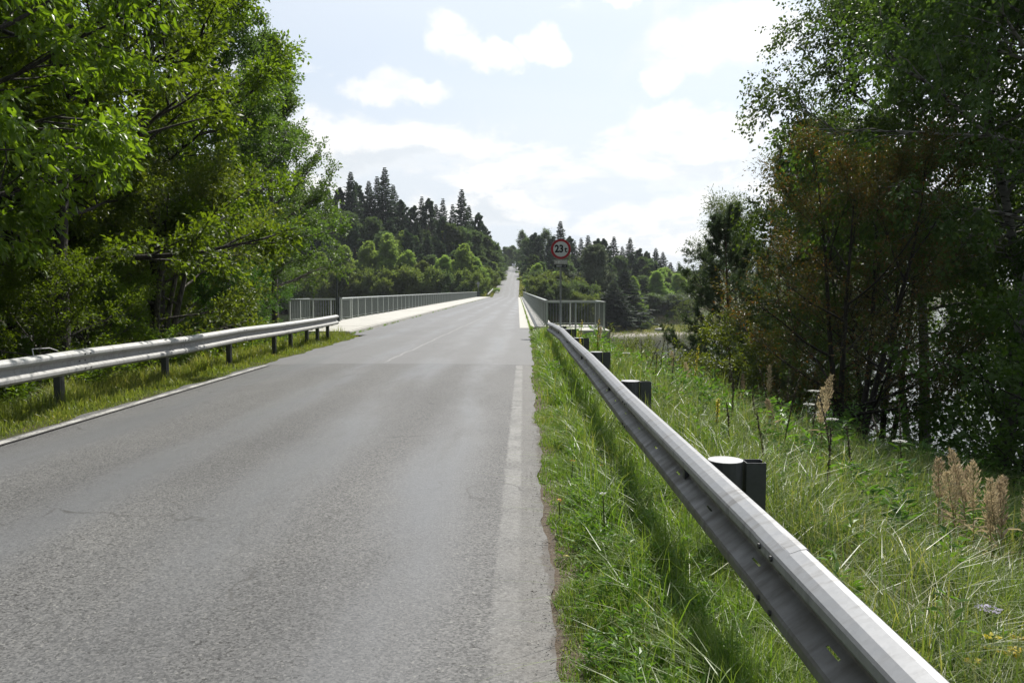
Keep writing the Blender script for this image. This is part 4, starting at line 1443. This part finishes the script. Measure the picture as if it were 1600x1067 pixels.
for px, top, d in [(796, 388, 440), (804, 392, 450), (800, 384, 470), (810, 390, 455), (790, 386, 460)]:
    far_tree('de2', px, top, d, 'dark tree closing the view where the far road goes over the hill', 'trees at the hilltop end of the road', leaf=M['far_dark'])
for k in range(46):
    px = random.uniform(505, 775); d = random.uniform(196, 238)
    top = np.interp(px, [500, 600, 700, 775], [345, 350, 365, 400]) + random.uniform(0, 35) + (225 - d) * .5
    far_tree(random.choice(['dec', 'de2', 'de2', 'pin', 'spr']), px, top, d, 'tree filling the wooded slope left of the far road', 'trees filling the left slope', leaf=random.choice([None, None, M['far_dark']]))
for k in range(34):
    px = random.uniform(830, 1075); d = random.uniform(205, 250)
    top = np.interp(px, [830, 900, 1000, 1075], [400, 400, 408, 428]) + random.uniform(0, 26)
    far_tree(random.choice(['dec', 'de2', 'de2', 'pin', 'spr']), px, top, d, 'tree filling the wood right of the far road', 'trees filling the wood on the right', leaf=random.choice([None, M['far_dark'], M['far_dark']]))
# right of the road
SK = [832, 840, 850, 860, 875, 888, 897, 907, 918, 930, 944, 958, 971, 983, 995, 1010, 1023, 1034, 1046, 1060, 1075, 1095]
for px, top, kd, d in [(832, 368, 'pin', 258), (840, 372, 'pin', 250), (850, 360, 'air', 256), (860, 374, 'pin', 250), (875, 346, 'spr', 244), (888, 374, 'pin', 250), (897, 376, 'sp2', 252), (907, 372, 'sp2', 254), (918, 368, 'spr', 256),
                       (930, 378, 'pin', 256), (944, 378, 'pin', 258), (958, 370, 'spr', 262), (971, 385, 'sp2', 262), (983, 372, 'spr', 264), (995, 392, 'pin', 266), (1010, 396, 'pin', 268), (1023, 388, 'spr', 272), (1034, 394, 'spr', 274),
                       (1046, 410, 'spr', 280), (1060, 412, 'sp2', 284), (1075, 420, 'pin', 288), (1095, 418, 'pin', 290)]:
    n_ = SK.index(px)
    far_tree(kd, px, top, d, singles.get(px, '%s on the skyline right of the road, %s along it from the road' % (KN[kd], ORD[n_])), 'skyline conifers right of the far road')
for px, top, kd, d, lf in [(845, 395, 'spr', 232, None), (862, 392, 'pin', 228, None), (880, 392, 'de2', 232, M['far_dark']), (900, 398, 'spr', 230, None), (915, 395, 'pin', 232, None), (950, 392, 'spr', 236, None), (968, 400, 'de2', 236, M['far_dark']),
                           (985, 400, 'pin', 238, None), (1003, 402, 'de2', 240, None), (1015, 405, 'de2', 238, None), (1040, 418, 'dec', 240, None), (890, 415, 'spr', 215, None), (905, 420, 'pin', 212, None), (955, 420, 'spr', 222, None),
                           (1060, 424, 'de2', 250, None), (1085, 430, 'dec', 250, None), (1010, 425, 'dec', 228, None), (1030, 420, 'dec', 232, None), (1055, 428, 'dec', 236, None)]:
    far_tree(kd, px, top, d, 'mid height tree in the wood right of the far road', 'trees of the wood right of the far road', leaf=lf)
far_tree('dec', 836, 412, 192, 'bright green tree at the far right end of the bridge', leaf=None, wide=.8)
far_tree('dec', 868, 425, 182, 'lower bright green tree between the sign pole and the far end of the bridge')
far_tree('dec', 895, 440, 176, 'green tree showing through the right platform railing')
far_tree('de2', 930, 382, 196, 'broad grey green tree right of the weight limit sign', leaf=M['far_grey'], wide=1.15)
far_tree('spr', 975, 420, 182, 'dark drooping conifer at the water, right of the platform railing', wide=1.7)
far_tree('spr', 958, 440, 174, 'lower dark conifer leaning to the water, right of the platform railing', wide=1.7)
far_tree('dec', 992, 432, 190, 'yellow green tree beside the dark conifer at the water', leaf=M['far_green'], wide=.6)
far_tree('dec', 1028, 424, 206, 'rounded light green tree behind the meadow on the far shore')
far_tree('dec', 1062, 428, 210, 'light green tree at the right end of the meadow on the far shore')
far_tree('bus', 1040, 468, 200, 'grey green willow bush on the edge of the far meadow', leaf=M['far_grey'], minh=4, wide=1.6)
far_tree('bus', 1062, 475, 202, 'grey green willow bush right of the far meadow', leaf=M['far_grey'], minh=4, wide=1.6)
far_tree('bus', 1010, 480, 199, 'dark bush in the shade behind the far meadow', leaf=M['far_dark'], minh=4, wide=1.5)
for (x_, y_, s_, lf_) in ((4.0, 166, .9, None), (7.0, 164, 1.0, M['far_dark']), (10.0, 163, .9, None), (6.0, 172, 1.2, M['far_olive']), (10.5, 170, 1.2, M['far_dark']), (13.5, 166, .9, M['far_olive']), (9.0, 178, 1.4, None), (5.0, 182, 1.2, M['far_dark']), (13.0, 177, 1.3, None)):
    place(P_bush, x_, y_, s_, random.random() * 6, 'green bush on the bank below the far right end of the bridge', 'bushes below the far right end of the bridge', leaf=lf_)
for px, y, s in ((998, 180, .22), (1009, 176, .26), (1014, 183, .2)):
    x = (px - 818) / FPX * y
    place(P_bush, x, y, s, random.random() * 6, 'small green bush on the far meadow near the water', 'small bushes on the far meadow', sxy=s * 1.2)
# far shore round to the right, glimpsed between trunks
for k in range(26):
    x = 55 + k * 13 + random.uniform(-4, 4); y = float(np.interp(x, [42, 60, 300], [180, 222, 650])) + random.uniform(4, 25)
    pr = random.choice([P_spr, P_dec2, P_pin])
    place(pr, x, y, random.uniform(.8, 1.15), random.random() * 6, 'tree on the distant right shore of the lake', 'trees on the distant right shore')
# near the far bank left, outside the gap
for k in range(60):
    x = -50 - (k % 15) * 9 + random.uniform(-4, 4); y = 182 + (k // 15) * 13 + random.uniform(-5, 5)
    place(random.choice([P_spr, P_dec2, P_dec]), x, y, random.uniform(.8, 1.1), random.random() * 6, 'tree of the far wood hidden behind the near left trees', 'far wood behind the near left trees')
for k in ('spr', 'sp2', 'pin', 'dec', 'de2', 'air', 'bus'):
    assert k in used, k

# ------------------------------------------------------------------ grass
def blades(x, y, h, w, rng, lean=.35, base_z=None):
    n = len(x)
    z = terrain(x, y) - .01 if base_z is None else base_z
    az = rng.uniform(0, 2 * PI, n)
    ln = np.abs(rng.normal(0, lean, n))
    dirx, diry = np.cos(az), np.sin(az)
    fa = az + rng.uniform(-.9, .9, n) + PI / 2
    sx, sy = np.cos(fa) * w * .5, np.sin(fa) * w * .5
    p0 = np.stack([x, y, z], 1)
    S = np.stack([sx, sy, np.zeros(n)], 1)
    def at(t, k): return p0 + np.stack([dirx * ln * h * t * t * k, diry * ln * h * t * t * k, h * (t - .28 * ln * t * t)], 1)
    m1 = at(.45, 1.0); m2 = at(.78, 1.0); tp = at(1.0, 1.15)
    V = np.stack([p0 - S, p0 + S, m1 - S * .85, m1 + S * .85, m2 - S * .5, m2 + S * .5, tp], 1).reshape(-1, 3)
    i = np.arange(n)[:, None] * 7
    T = np.array([[0, 1, 3], [0, 3, 2], [2, 3, 5], [2, 5, 4], [4, 5, 6]])
    F = (i[:, None, :] + T[None]).reshape(-1, 3)
    r = np.repeat(rng.random(n), 7)
    tip = np.tile([0, 0, .45, .45, .78, .78, 1.0], n)
    return V, F, r, tip


def scatter(rng, n, x0, x1, y0, y1, p=1.0):
    x = rng.uniform(x0, x1, n)
    u = rng.random(n)
    y = y0 + (y1 - y0) * u ** p
    return x, y


def join(parts):
    V = []; F = []; R = []; T = []; o = 0
    for v, f, r, t in parts:
        V.append(v); F.append(f + o); R.append(r); T.append(t); o += len(v)
    return np.concatenate(V), np.concatenate(F), np.concatenate(R), np.concatenate(T)


rg = np.random.default_rng(101)
parts = []
# right verge between road and rail
def verge(n, y0, y1, x0, x1, hmin, hmax, w, p=1.0, lean=.4):
    x, y = scatter(rg, n, x0, x1, y0, y1, p)
    ragged = edge_r(y) - .045 + .03 * (1 + bumps(x, y, .35)) + .07 * np.exp(-((y - 5.0) / 1.3) ** 2)
    ok = x > ragged
    x, y = x[ok], y[ok]
    e = np.clip((x - ragged[ok]) / .40, 0.0, 1)
    cl = .65 + .45 * bumps(x * 1.0, y, .22)
    h = (hmin + (hmax - hmin) * e) * (1 + .55 * np.clip((x - .55) / .3, 0, 1)) * rg.uniform(.5, 1.15, len(x)) * np.clip(cl, .35, 1.3)
    parts.append(blades(x, y, h, w * rg.uniform(.6, 1.3, len(x)), rg, lean))


verge(52000, 1.3, 5.0, .12, 1.7, .075, .23, .0042, 1.0, .6)
verge(42000, 5.0, 10.5, .1, 1.8, .07, .24, .006, 1.0, .55)
verge(30000, 10.5, 30.5, .1, 1.9, .08, .28, .011, .9, .4)
def tussocks(n, y0, y1, x0, x1, hmin, hmax, w, per=26, rad=.07, lean=.9):
    cx, cy_ = rg.uniform(x0, x1, n), rg.uniform(y0, y1, n)
    x = np.repeat(cx, per) + rg.normal(0, rad, n * per); y = np.repeat(cy_, per) + rg.normal(0, rad, n * per)
    h = rg.uniform(hmin, hmax, n * per) * np.repeat(rg.uniform(.6, 1.15, n), per)
    ok = x > edge_r(y) + .08
    parts.append(blades(x[ok], y[ok], h[ok], w * rg.uniform(.6, 1.3, ok.sum()), rg, lean))
tussocks(110, 1.5, 4.5, .5, 1.3, .22, .46, .0070)
tussocks(200, 4.5, 10, .5, 1.5, .22, .46, .009)
tussocks(240, 10, 28, .45, 1.6, .22, .48, .014)
V, F, r, t = join(parts)
tag(obj('verge_grass', np_mesh('verge_grass', V, [F], M['grass'], {'rnd': r, 'tip': t})), 'rough green grass between the asphalt and the right guardrail', 'grass', kind='stuff')
# tall grass outside the rail, down the bank
parts = []
def bank(n, y0, y1, x0, x1, hmin, hmax, w, lean=.55, p=1.0, px=1.0):
    x = x0 + (x1 - x0) * rg.random(n) ** px
    y = y0 + (y1 - y0) * rg.random(n) ** p
    cl = np.clip(.8 + .55 * bumps(x, y, .4), .35, 1.5)
    h = rg.uniform(hmin, hmax, n) * cl
    parts.append(blades(x, y, h, w * rg.uniform(.6, 1.3, n), rg, lean))


bank(34000, 1.8, 5.2, 1.25, 4.6, .18, .50, .0058, .75)
bank(44000, 5.2, 11, 1.25, 7.5, .22, .62, .009, .7)
bank(34000, 11, 20, 1.2, 10, .25, .65, .014, .6)
bank(14000, 20, 31, 1.2, 3.6, .12, .34, .018, .4)
bank(22000, 20, 33, 3.4, 11, .35, .8, .022, .4)
tussocks(150, 2.0, 6, 1.4, 5, .3, .62, .008, 30, .09)
tussocks(260, 6, 14, 1.5, 8, .35, .75, .011, 30, .11)
tussocks(200, 14, 30, 3.2, 9, .4, .95, .02, 26, .14, .5)
V, F, r, t = join(parts)
tag(obj('bank_grass', np_mesh('bank_grass', V, [F], M['grass_tall'], {'rnd': r, 'tip': t})), 'long drying grass on the bank beyond the right guardrail', 'grass', kind='stuff')
# left verge
parts = []
def vleft(n, y0, y1, w):
    x = -5.66 - rg.random(n) ** 1.0 * 2.6
    y = rg.uniform(y0, y1, n)
    lim = -5.70 - .05 * (1 + bumps(x, y, .4))
    ok = x < lim; x, y = x[ok], y[ok]
    e = np.clip((-5.75 - x) / .8, 0, 1)
    h = (.05 + .36 * e ** 1.5) * rg.uniform(.4, 1.15, len(x)) * np.clip(.8 + .5 * bumps(x, y, .35), .3, 1.4)
    parts.append(blades(x, y, h, w * rg.uniform(.6, 1.3, len(x)), rg, .45))
vleft(30000, 7, 15, .011); vleft(22000, 15, 28.1, .016)
xx_, yy_ = scatter(rg, 7000, -11.5, -8.95, 24, 37)
parts.append(blades(xx_, yy_, rg.uniform(.15, .45, 7000), np.full(7000, .02), rg, .5))
V, F, r, t = join(parts)
tag(obj('left_verge_grass', np_mesh('left_verge_grass', V, [F], M['grass_dry'], {'rnd': r, 'tip': t})), 'sunlit strip of grass between the road and the left guardrail', 'grass', kind='stuff')
# grass of the far verges and meadow
parts = []
n = 5200
yv = rg.uniform(172, 300, n); sv = rg.choice([-1, 1], n)
xv = road_x(yv) + np.where(sv < 0, -2.8 - rg.random(n) * 2.6, 3.0 + rg.random(n) * 1.8)
parts.append(blades(xv, yv, rg.uniform(.25, .6, n), np.full(n, .13), rg, .5))
n = 7000
xm_, ym_ = scatter(rg, n, 15, 44, 166, 196)
parts.append(blades(xm_, ym_, rg.uniform(.15, .4, n), np.full(n, .14), rg, .5))
V, F, r, t = join(parts)
mfar = grass_material('far_dry_grass', (0.11, 0.14, 0.035), (0.18, 0.19, 0.055), (0.36, 0.30, 0.14))
tag(obj('far_grass', np_mesh('far_grass', V, [F], mfar, {'rnd': r, 'tip': t})), 'yellowing grass on the far verges and the small lakeside meadow', 'grass', kind='stuff')


# tufts in the kerb joints of the bridge
parts = []
n = 2600
yk = 30.8 + 125 * rg.random(n) ** 1.7
xk = bx(.30, yk) + rg.normal(0, .03, n)
ok = bumps(yk, yk * .3, .9) > -.35
parts.append(blades(xk[ok], yk[ok], rg.uniform(.05, .16, ok.sum()), np.full(ok.sum(), .02), rg, .6, np.full(ok.sum(), .0)))
n = 1700
yk = 28.3 + 110 * rg.random(n) ** 1.7
xk = bx(-6.27, yk) + rg.normal(0, .03, n)
ok = bumps(yk * 1.0, yk * .5 + 3, .8) > .15
parts.append(blades(xk[ok], yk[ok], rg.uniform(.04, .12, ok.sum()), np.full(ok.sum(), .02), rg, .6, np.full(ok.sum(), -.01)))
V, F, r, t = join(parts)
tag(obj('kerb_grass', np_mesh('kerb_grass', V, [F], M['grass'], {'rnd': r, 'tip': t})), 'small tufts of grass growing along both bridge kerbs', 'grass', kind='stuff')


# leafy weeds mixed into the verge
def weeds(n, x0, x1, y0, y1, hh, ls, per, seed, keep=None):
    rng = np.random.default_rng(seed)
    cx, cy_ = rng.uniform(x0, x1, n), rng.uniform(y0, y1, n)
    if keep is not None:
        k = keep(cx, cy_); cx, cy_ = cx[k], cy_[k]
    n = len(cx)
    hgt = rng.uniform(.4, 1, n) * hh
    P = np.stack([np.repeat(cx, per), np.repeat(cy_, per), np.zeros(n * per)], 1)
    tt = rng.random(n * per)
    P[:, 2] = terrain(P[:, 0], P[:, 1]) + tt * np.repeat(hgt, per)
    a = rng.uniform(0, 6.28, n * per)
    rad = rng.random(n * per) * .5 * np.repeat(hgt, per) * (1.1 - tt)
    P[:, 0] += np.cos(a) * rad; P[:, 1] += np.sin(a) * rad
    D = np.stack([np.cos(a), np.sin(a), rng.uniform(-.1, .9, n * per)], 1)
    return leaf_verts(P, D, rng, ls, .38, 'kite', 1.2)


def wjoin(L):
    V = []; F = []; R = []; o = 0
    for v, f, r in L:
        V.append(v); F.append(f + o); R.append(r); o += len(v)
    return np.concatenate(V), np.concatenate(F), np.concatenate(R)


V, F, r = wjoin([weeds(210, .30, 1.1, 1.6, 6, .24, .040, 60, 1), weeds(130, .4, 1.5, 6, 14, .22, .040, 45, 2), weeds(100, .35, 1.6, 14, 30, .30, .08, 40, 3),
                 weeds(120, 1.5, 5.5, 2.5, 9, .5, .06, 50, 4), weeds(160, 1.6, 8, 9, 20, .7, .09, 50, 5), weeds(140, 1.6, 9, 20, 31, .8, .13, 45, 6)])
tag(obj('weeds', np_mesh('weeds', V, [F], M['weed'], {'rnd': r})), 'leafy green weeds growing through the grass beside the right guardrail', 'weeds', kind='stuff')
V, F, r = wjoin([weeds(260, -9.5, -7.0, 7, 28, .8, .10, 45, 7), weeds(500, -26, -9, 6, 40, .9, .16, 30, 8)])
tag(obj('undergrowth', np_mesh('undergrowth', V, [F], M['leaf_oak'], {'rnd': r})), 'dark leafy undergrowth behind the left guardrail', 'undergrowth', kind='stuff')
V, F, r = wjoin([weeds(220, 3.6, 9.5, 21, 36, 1.4, .11, 80, 12), weeds(90, 1.9, 4.0, 20, 29, .42, .06, 60, 14), weeds(110, 3.2, 8, 15, 24, .9, .08, 60, 13)])
tag(obj('bank_weeds', np_mesh('bank_weeds', V, [F], M['far_olive'], {'rnd': r})), 'tall olive weeds between the guardrail end and the water', 'weeds', kind='stuff')
V, F, r = wjoin([weeds(130, 2.6, 7.0, 4.5, 11, .60, .085, 60, 21), weeds(170, 2.2, 8.0, 10, 19, .75, .10, 60, 22), weeds(110, 5.2, 9.2, 11, 19, 1.25, .09, 70, 23)])
tag(obj('nettles', np_mesh('nettles', V, [F], M['leaf_hazel'], {'rnd': r})), 'dark green nettle patches in the long grass of the bank', 'weeds', kind='stuff')
for (x_, y_, s_, rz_) in ((4.9, 25.0, .36, .5), (5.8, 27.5, .42, 2.0), (4.2, 28.5, .34, 3.5), (5.0, 21.5, .36, 5.0), (6.6, 31.0, .50, 1.0)):
    place(hazel, x_, y_, s_, rz_, 'low leafy sapling on the bank before the open water', 'saplings on the bank before the water', leaf=M['leaf_hornbeam'])
V, F, r = wjoin([weeds(230, 7.5, 17, 9, 34, .8, .12, 40, 9)])
tag(obj('bank_undergrowth', np_mesh('bank_undergrowth', V, [F], M['leaf_hazel'], {'rnd': r})), 'dark undergrowth around the trunks on the right bank', 'undergrowth', kind='stuff')

# ------------------------------------------------------------------ single tall plants
def stalk_plant(name, x, y, top_z, seed, kind, label, cat, group=None):
    rng = np.random.default_rng(seed)
    z0 = float(terrain(x, y)) - .02
    h = max(.15, top_z - z0)
    root = empty(name, (x, y, z0), 0, label, cat, group)
    C = curve((0, 0, 0), (rng.normal(0, .06), rng.normal(0, .06), 1), h, 7, (rng.normal(0, .12), rng.normal(0, .12), 0), rng, .02)
    rad = .004 if kind in ('plume', 'umbel', 'lilac', 'button') else .008
    if kind == 'mullein': rad = .012
    mb = MB(); mb.tube(C, rad * np.linspace(1, .5, 7), 5)
    stem_m = {'plume': M['dry_stalk'], 'mullein': M['green_stalk'], 'brown': M['brown_stalk']}.get(kind, M['green_stalk'])
    mb.build('stem', stem_m, root)
    def along(v): return np.stack([np.interp(v, np.linspace(0, 1, 7), C[:, k]) for k in range(3)], 1)
    if kind == 'plume':
        n = 420
        v = rng.uniform(.62, 1.0, n); P = along(v)
        sp_ = .045 * np.sin(np.clip((v - .60) / .40, 0, 1) * PI) ** .6 + .006
        a = rng.uniform(0, 6.28, n); P[:, 0] += np.cos(a) * sp_ * rng.random(n); P[:, 1] += np.sin(a) * sp_ * rng.random(n)
        D = np.stack([np.cos(a) * .5, np.sin(a) * .5, np.full(n, .9)], 1) + rng.normal(0, .15, (n, 3))
        V, F, r = leaf_verts(P, D, rng, .030, .28)
        obj('plume', np_mesh('plume', V, [F], M['plume'], {'rnd': r}), root)
    elif kind in ('mullein', 'brown'):
        n = 160
        v = rng.uniform(.42, 1.0, n); P = along(v)
        a = rng.uniform(0, 6.28, n); D = np.stack([np.cos(a), np.sin(a), rng.uniform(0, .8, n)], 1)
        V, F, r = leaf_verts(P, D, rng, .028 if kind == 'mullein' else .020, .7)
        obj('flower_spike' if kind == 'mullein' else 'seed_head', np_mesh('spike', V, [F], M['yellow_petal'] if kind == 'mullein' else M['brown_stalk'], {'rnd': r}), root)
    else:
        mat = {'umbel': M['white_petal'], 'lilac': M['lilac_petal'], 'button': M['yellow_petal'], 'orange': M['orange_petal'], 'daisy': M['white_petal']}[kind]
        R_ = {'umbel': .055, 'lilac': .045, 'button': .02, 'orange': .014, 'daisy': .016}[kind]
        n = {'umbel': 90, 'lilac': 80, 'button': 26, 'orange': 12, 'daisy': 14}[kind]
        a = rng.uniform(0, 6.28, n); rr2 = R_ * np.sqrt(rng.random(n))
        P = C[-1][None] + np.stack([np.cos(a) * rr2, np.sin(a) * rr2, .012 - rr2 * .15], 1)
        D = np.stack([np.cos(a), np.sin(a), rng.uniform(0, .5, n)], 1)
        V, F, r = leaf_verts(P, D, rng, R_ * .32 if kind in ('umbel', 'lilac') else R_ * .9, .8)
        obj('flower_head', np_mesh('flower_head', V, [F], mat, {'rnd': r}), root)
        if kind in ('umbel', 'lilac'):
            mb = MB()
            for k in range(9):
                aa = k * .7
                q = C[-1] + np.array([math.cos(aa) * R_ * .8, math.sin(aa) * R_ * .8, .008])
                mb.tube([C[-1] - np.array([0, 0, R_ * .7]), q], .0013, 3, cap=False)
            mb.build('flower_stalks', M['green_stalk'], root)
    # a few stem leaves
    if kind in ('mullein', 'brown', 'umbel', 'lilac', 'plume'):
        n = 12
        v = rng.uniform(.05, .6, n); P = along(v); a = rng.uniform(0, 6.28, n)
        D = np.stack([np.cos(a), np.sin(a), rng.uniform(.1, 1.0, n)], 1)
        V, F, r = leaf_verts(P, D, rng, .16 if kind != 'umbel' else .09, .12 if kind == 'plume' else .3, 'full')
        obj('stem_leaves', np_mesh('stem_leaves', V, [F], M['weed'] if kind != 'plume' else M['plume'], {'rnd': r}), root)
    return root


def P3(px, py, d):
    return ((px - 818) / FPX * d, d, EYE - (py - 453) / FPX * d)


for i, (px, py, d) in enumerate([(1472, 715, 6.2), (1496, 716, 6.4), (1505, 736, 6.0), (1525, 703, 6.1), (1534, 722, 5.9), (1538, 742, 6.3), (1550, 735, 6.0), (1512, 730, 6.5), (1572, 755, 5.7), (1585, 745, 5.6), (1596, 737, 5.5), (1560, 775, 5.6),
                                 (1280, 585, 9.0), (1214, 625, 9.5)]):
    x, y, z = P3(px, py, d)
    if i < 12:
        stalk_plant('reed_grass', x, y, z, 300 + i, 'plume', 'dry straw coloured plume of reed grass in the clump at the right edge', 'grass plume', 'reed grass plumes at the right edge')
    else:
        stalk_plant('reed_grass', x, y, z, 300 + i, 'plume', 'lone reddish grass plume before the reddening tree' if i == 12 else 'short grass plume left of the white umbels', 'grass plume')
for i, (px, py, d, lab) in enumerate([(935, 496, 17.0, 'tallest yellow flower spike in front of the right platform railing'), (906, 500, 17.5, 'yellow flower spike just left of the tallest one'),
                                      (914, 517, 15.5, 'short yellow flower spike behind the guardrail posts'), (1120, 624, 9.0, 'yellow flower spike in the shade near the middle of the bank'),
                                      (1084, 540, 14.0, 'pale yellow spike against the dark bush by the water')]):
    x, y, z = P3(px, py, d)
    stalk_plant('mullein_plant', x, y, z, 400 + i, 'mullein', lab, 'wild flower')
for i, (px, py, d, lab) in enumerate([(1007, 527, 14.5, 'tall thin dark stalk standing against the water'), (1050, 552, 13.0, 'dark seed stalk right of the one against the water'),
                                      (1140, 626, 8.2, 'dark brown stalk rising beside the nearest guardrail post'), (1022, 552, 14.0, 'hooked dark stalk between the two by the water')]):
    x, y, z = P3(px, py, d)
    stalk_plant('seed_stalk', x, y, z, 430 + i, 'brown', lab, 'dry stalk')
rs = np.random.default_rng(909)
for i in range(34):
    y = rs.uniform(6.5, 22); x = rs.uniform(1.9, 2.6 + y * .22)
    stalk_plant('seed_stalk', x, y, float(terrain(x, y)) + rs.uniform(.7, 1.25), 600 + i, 'brown' if i % 5 else 'plume', 'thin dark seed stalk rising above the long grass of the bank' if i % 5 else 'pale grass plume rising above the long grass of the bank', 'dry stalk', 'seed stalks scattered over the bank' if i % 5 else 'grass plumes scattered over the bank')
for i, (px, py, d, lab) in enumerate([(1296, 611, 9.0, 'white flat flower head highest before the reddening tree'), (1262, 631, 9.3, 'white flat flower head left of the highest one'), (1313, 656, 8.4, 'white flat flower head below the highest one'),
                                      (1400, 686, 7.6, 'white flower head before the dark trunks'), (975, 552, 12.5, 'white flower head beside the far guardrail posts'), (948, 768, 4.9, 'small white flower in the shaded grass left of the rail')]):
    x, y, z = P3(px, py, d)
    stalk_plant('white_umbel', x, y, z, 450 + i, 'umbel' if i < 5 else 'daisy', lab, 'wild flower')
x, y, z = P3(1537, 955, 3.55); stalk_plant('lilac_flower', x, y, z, 470, 'lilac', 'pale lilac flower head in the grass at the lower right', 'wild flower')
for i, (px, py, d) in enumerate([(1562, 1001, 3.3), (1592, 1012, 3.25), (1598, 1040, 3.15), (1585, 1022, 3.2), (1535, 1046, 3.1), (1560, 1028, 3.3)]):
    x, y, z = P3(px, py, d); stalk_plant('yellow_flower', x, y, z, 480 + i, 'button', 'small yellow flower in the grass at the lower right corner', 'wild flower', 'yellow flowers at the lower right')
for i, (px, py, d) in enumerate([(893, 723, 6.6), (944, 731, 6.5), (877, 786, 5.4)]):
    x, y, z = P3(px, py, d); stalk_plant('orange_flower', x, y, z, 500 + i, 'orange', 'tiny orange flower in the verge grass beside the asphalt', 'wild flower', 'tiny orange flowers in the verge')

# litter on the road edge: twigs, stones, a yellow leaf
def stone(x, y, s, seed, mat, label=None, grp=None, cat='stone', z=None):
    rng = np.random.default_rng(seed)
    n1, n2 = 8, 5
    V = [(0, 0, 1)]
    for j in range(1, n2):
        a = PI * j / n2
        for i in range(n1):
            b = 2 * PI * i / n1
            k = rng.uniform(.8, 1.15)
            V.append((math.sin(a) * math.cos(b) * k, math.sin(a) * math.sin(b) * k, math.cos(a) * k))
    V.append((0, 0, -1))
    V = np.array(V) * np.array([s, s * rng.uniform(.6, .9), s * rng.uniform(.4, .6)])
    f3 = [(0, 1 + i, 1 + (i + 1) % n1) for i in range(n1)]
    f4 = []
    for j in range(n2 - 2):
        for i in range(n1):
            a = 1 + j * n1; f4.append((a + i, a + n1 + i, a + n1 + (i + 1) % n1, a + (i + 1) % n1))
    l = len(V) - 1; a = 1 + (n2 - 2) * n1
    f3 += [(l, a + (i + 1) % n1, a + i) for i in range(n1)]
    mb = MB(); mb.add(V, f3, f4)
    zz = float(terrain(x, y)) if z is None else z
    return tag(mb.build('stone', mat, smooth=True, loc=(x, y, zz + s * .15)), label, cat, grp)


for i, (px, d, s) in enumerate([(1030, 172, 1.0), (1026, 173, .6)]):
    x = (px - 818) / FPX * d
    stone(x, d, s, 5 + i, M['stone'], ['pale boulder lying on the far meadow by the water', 'smaller pale boulder touching the big one on the far meadow'][i], None, 'boulder')
for i in range(4):
    stone(2.3 + .45 * i, 29.7 + .35 * math.sin(i * 2.1), .24 + .1 * math.sin(i * 3), 20 + i, M['stone'] if i % 2 else M['stone_dark'], 'rough stone beside the right platform of the bridge', 'rough stones beside the right platform', z=None)
rgl = np.random.default_rng(77)
mb = MB()
for k in range(16):
    y = rgl.uniform(2.0, 8.0); x = float(edge_r(y)) + rgl.normal(-.02, .05)
    a = rgl.uniform(0, 6.28); L = rgl.uniform(.02, .07)
    z = .008
    mb.tube([(x, y, z), (x + math.cos(a) * L * .5, y + math.sin(a) * L * .5, z + .008), (x + math.cos(a + .15) * L, y + math.sin(a + .15) * L, z + .002)], .0016, 3)
tag(mb.build('twig_litter', M['brown_stalk']), 'scattered thin twigs along the crumbling right edge of the asphalt', 'twigs', kind='stuff')
mb = MB()
for k in range(900):
    y = rgl.uniform(1.8, 10.0); x = float(edge_r(y)) + rgl.normal(-.02, .055)
    s = rgl.uniform(.002, .006)
    V = np.array([(s, 0, 0), (0, s, 0), (-s, 0, 0), (0, -s, 0), (0, 0, s * .8)]) * rgl.uniform(.6, 1.4, (5, 3)) + np.array([x, y, .002])
    mb.add(V, f3=[(0, 1, 4), (1, 2, 4), (2, 3, 4), (3, 0, 4)])
tag(mb.build('edge_gravel', M['stone_dark']), 'loose grit along the right edge of the asphalt', 'gravel', kind='stuff')
lf = leaf_verts(np.array([[.235, 4.55, .03]]), np.array([[1.0, .3, .1]]), rgl, .06, .8, 'full')
tag(obj('fallen_leaf', np_mesh('fallen_leaf', lf[0], [lf[1]], M['yellow_petal'], {'rnd': lf[2]})), 'single yellow fallen leaf where asphalt meets grass', 'leaf')

# thin summer haze over the lake valley
mb = MB(); mb.box(-720, 1230, -50, 1650, -12.5, 45)
hz = obj('haze', mb.mesh('haze', None))
mh = bpy.data.materials.new('thin_haze'); mh.use_nodes = True
Nh = NT(mh.node_tree)
oh = Nh.n('ShaderNodeOutputMaterial'); pv = Nh.n('ShaderNodeVolumePrincipled')
pv.inputs['Color'].default_value = (0.86, 0.92, 1.0, 1); pv.inputs['Density'].default_value = 0.00013
pv.inputs['Anisotropy'].default_value = 0.3
Nh.link(pv.outputs[0], oh.inputs['Volume'])
hz.data.materials.append(mh)
tag(hz, kind='stuff')
cy.volume_bounces = 0
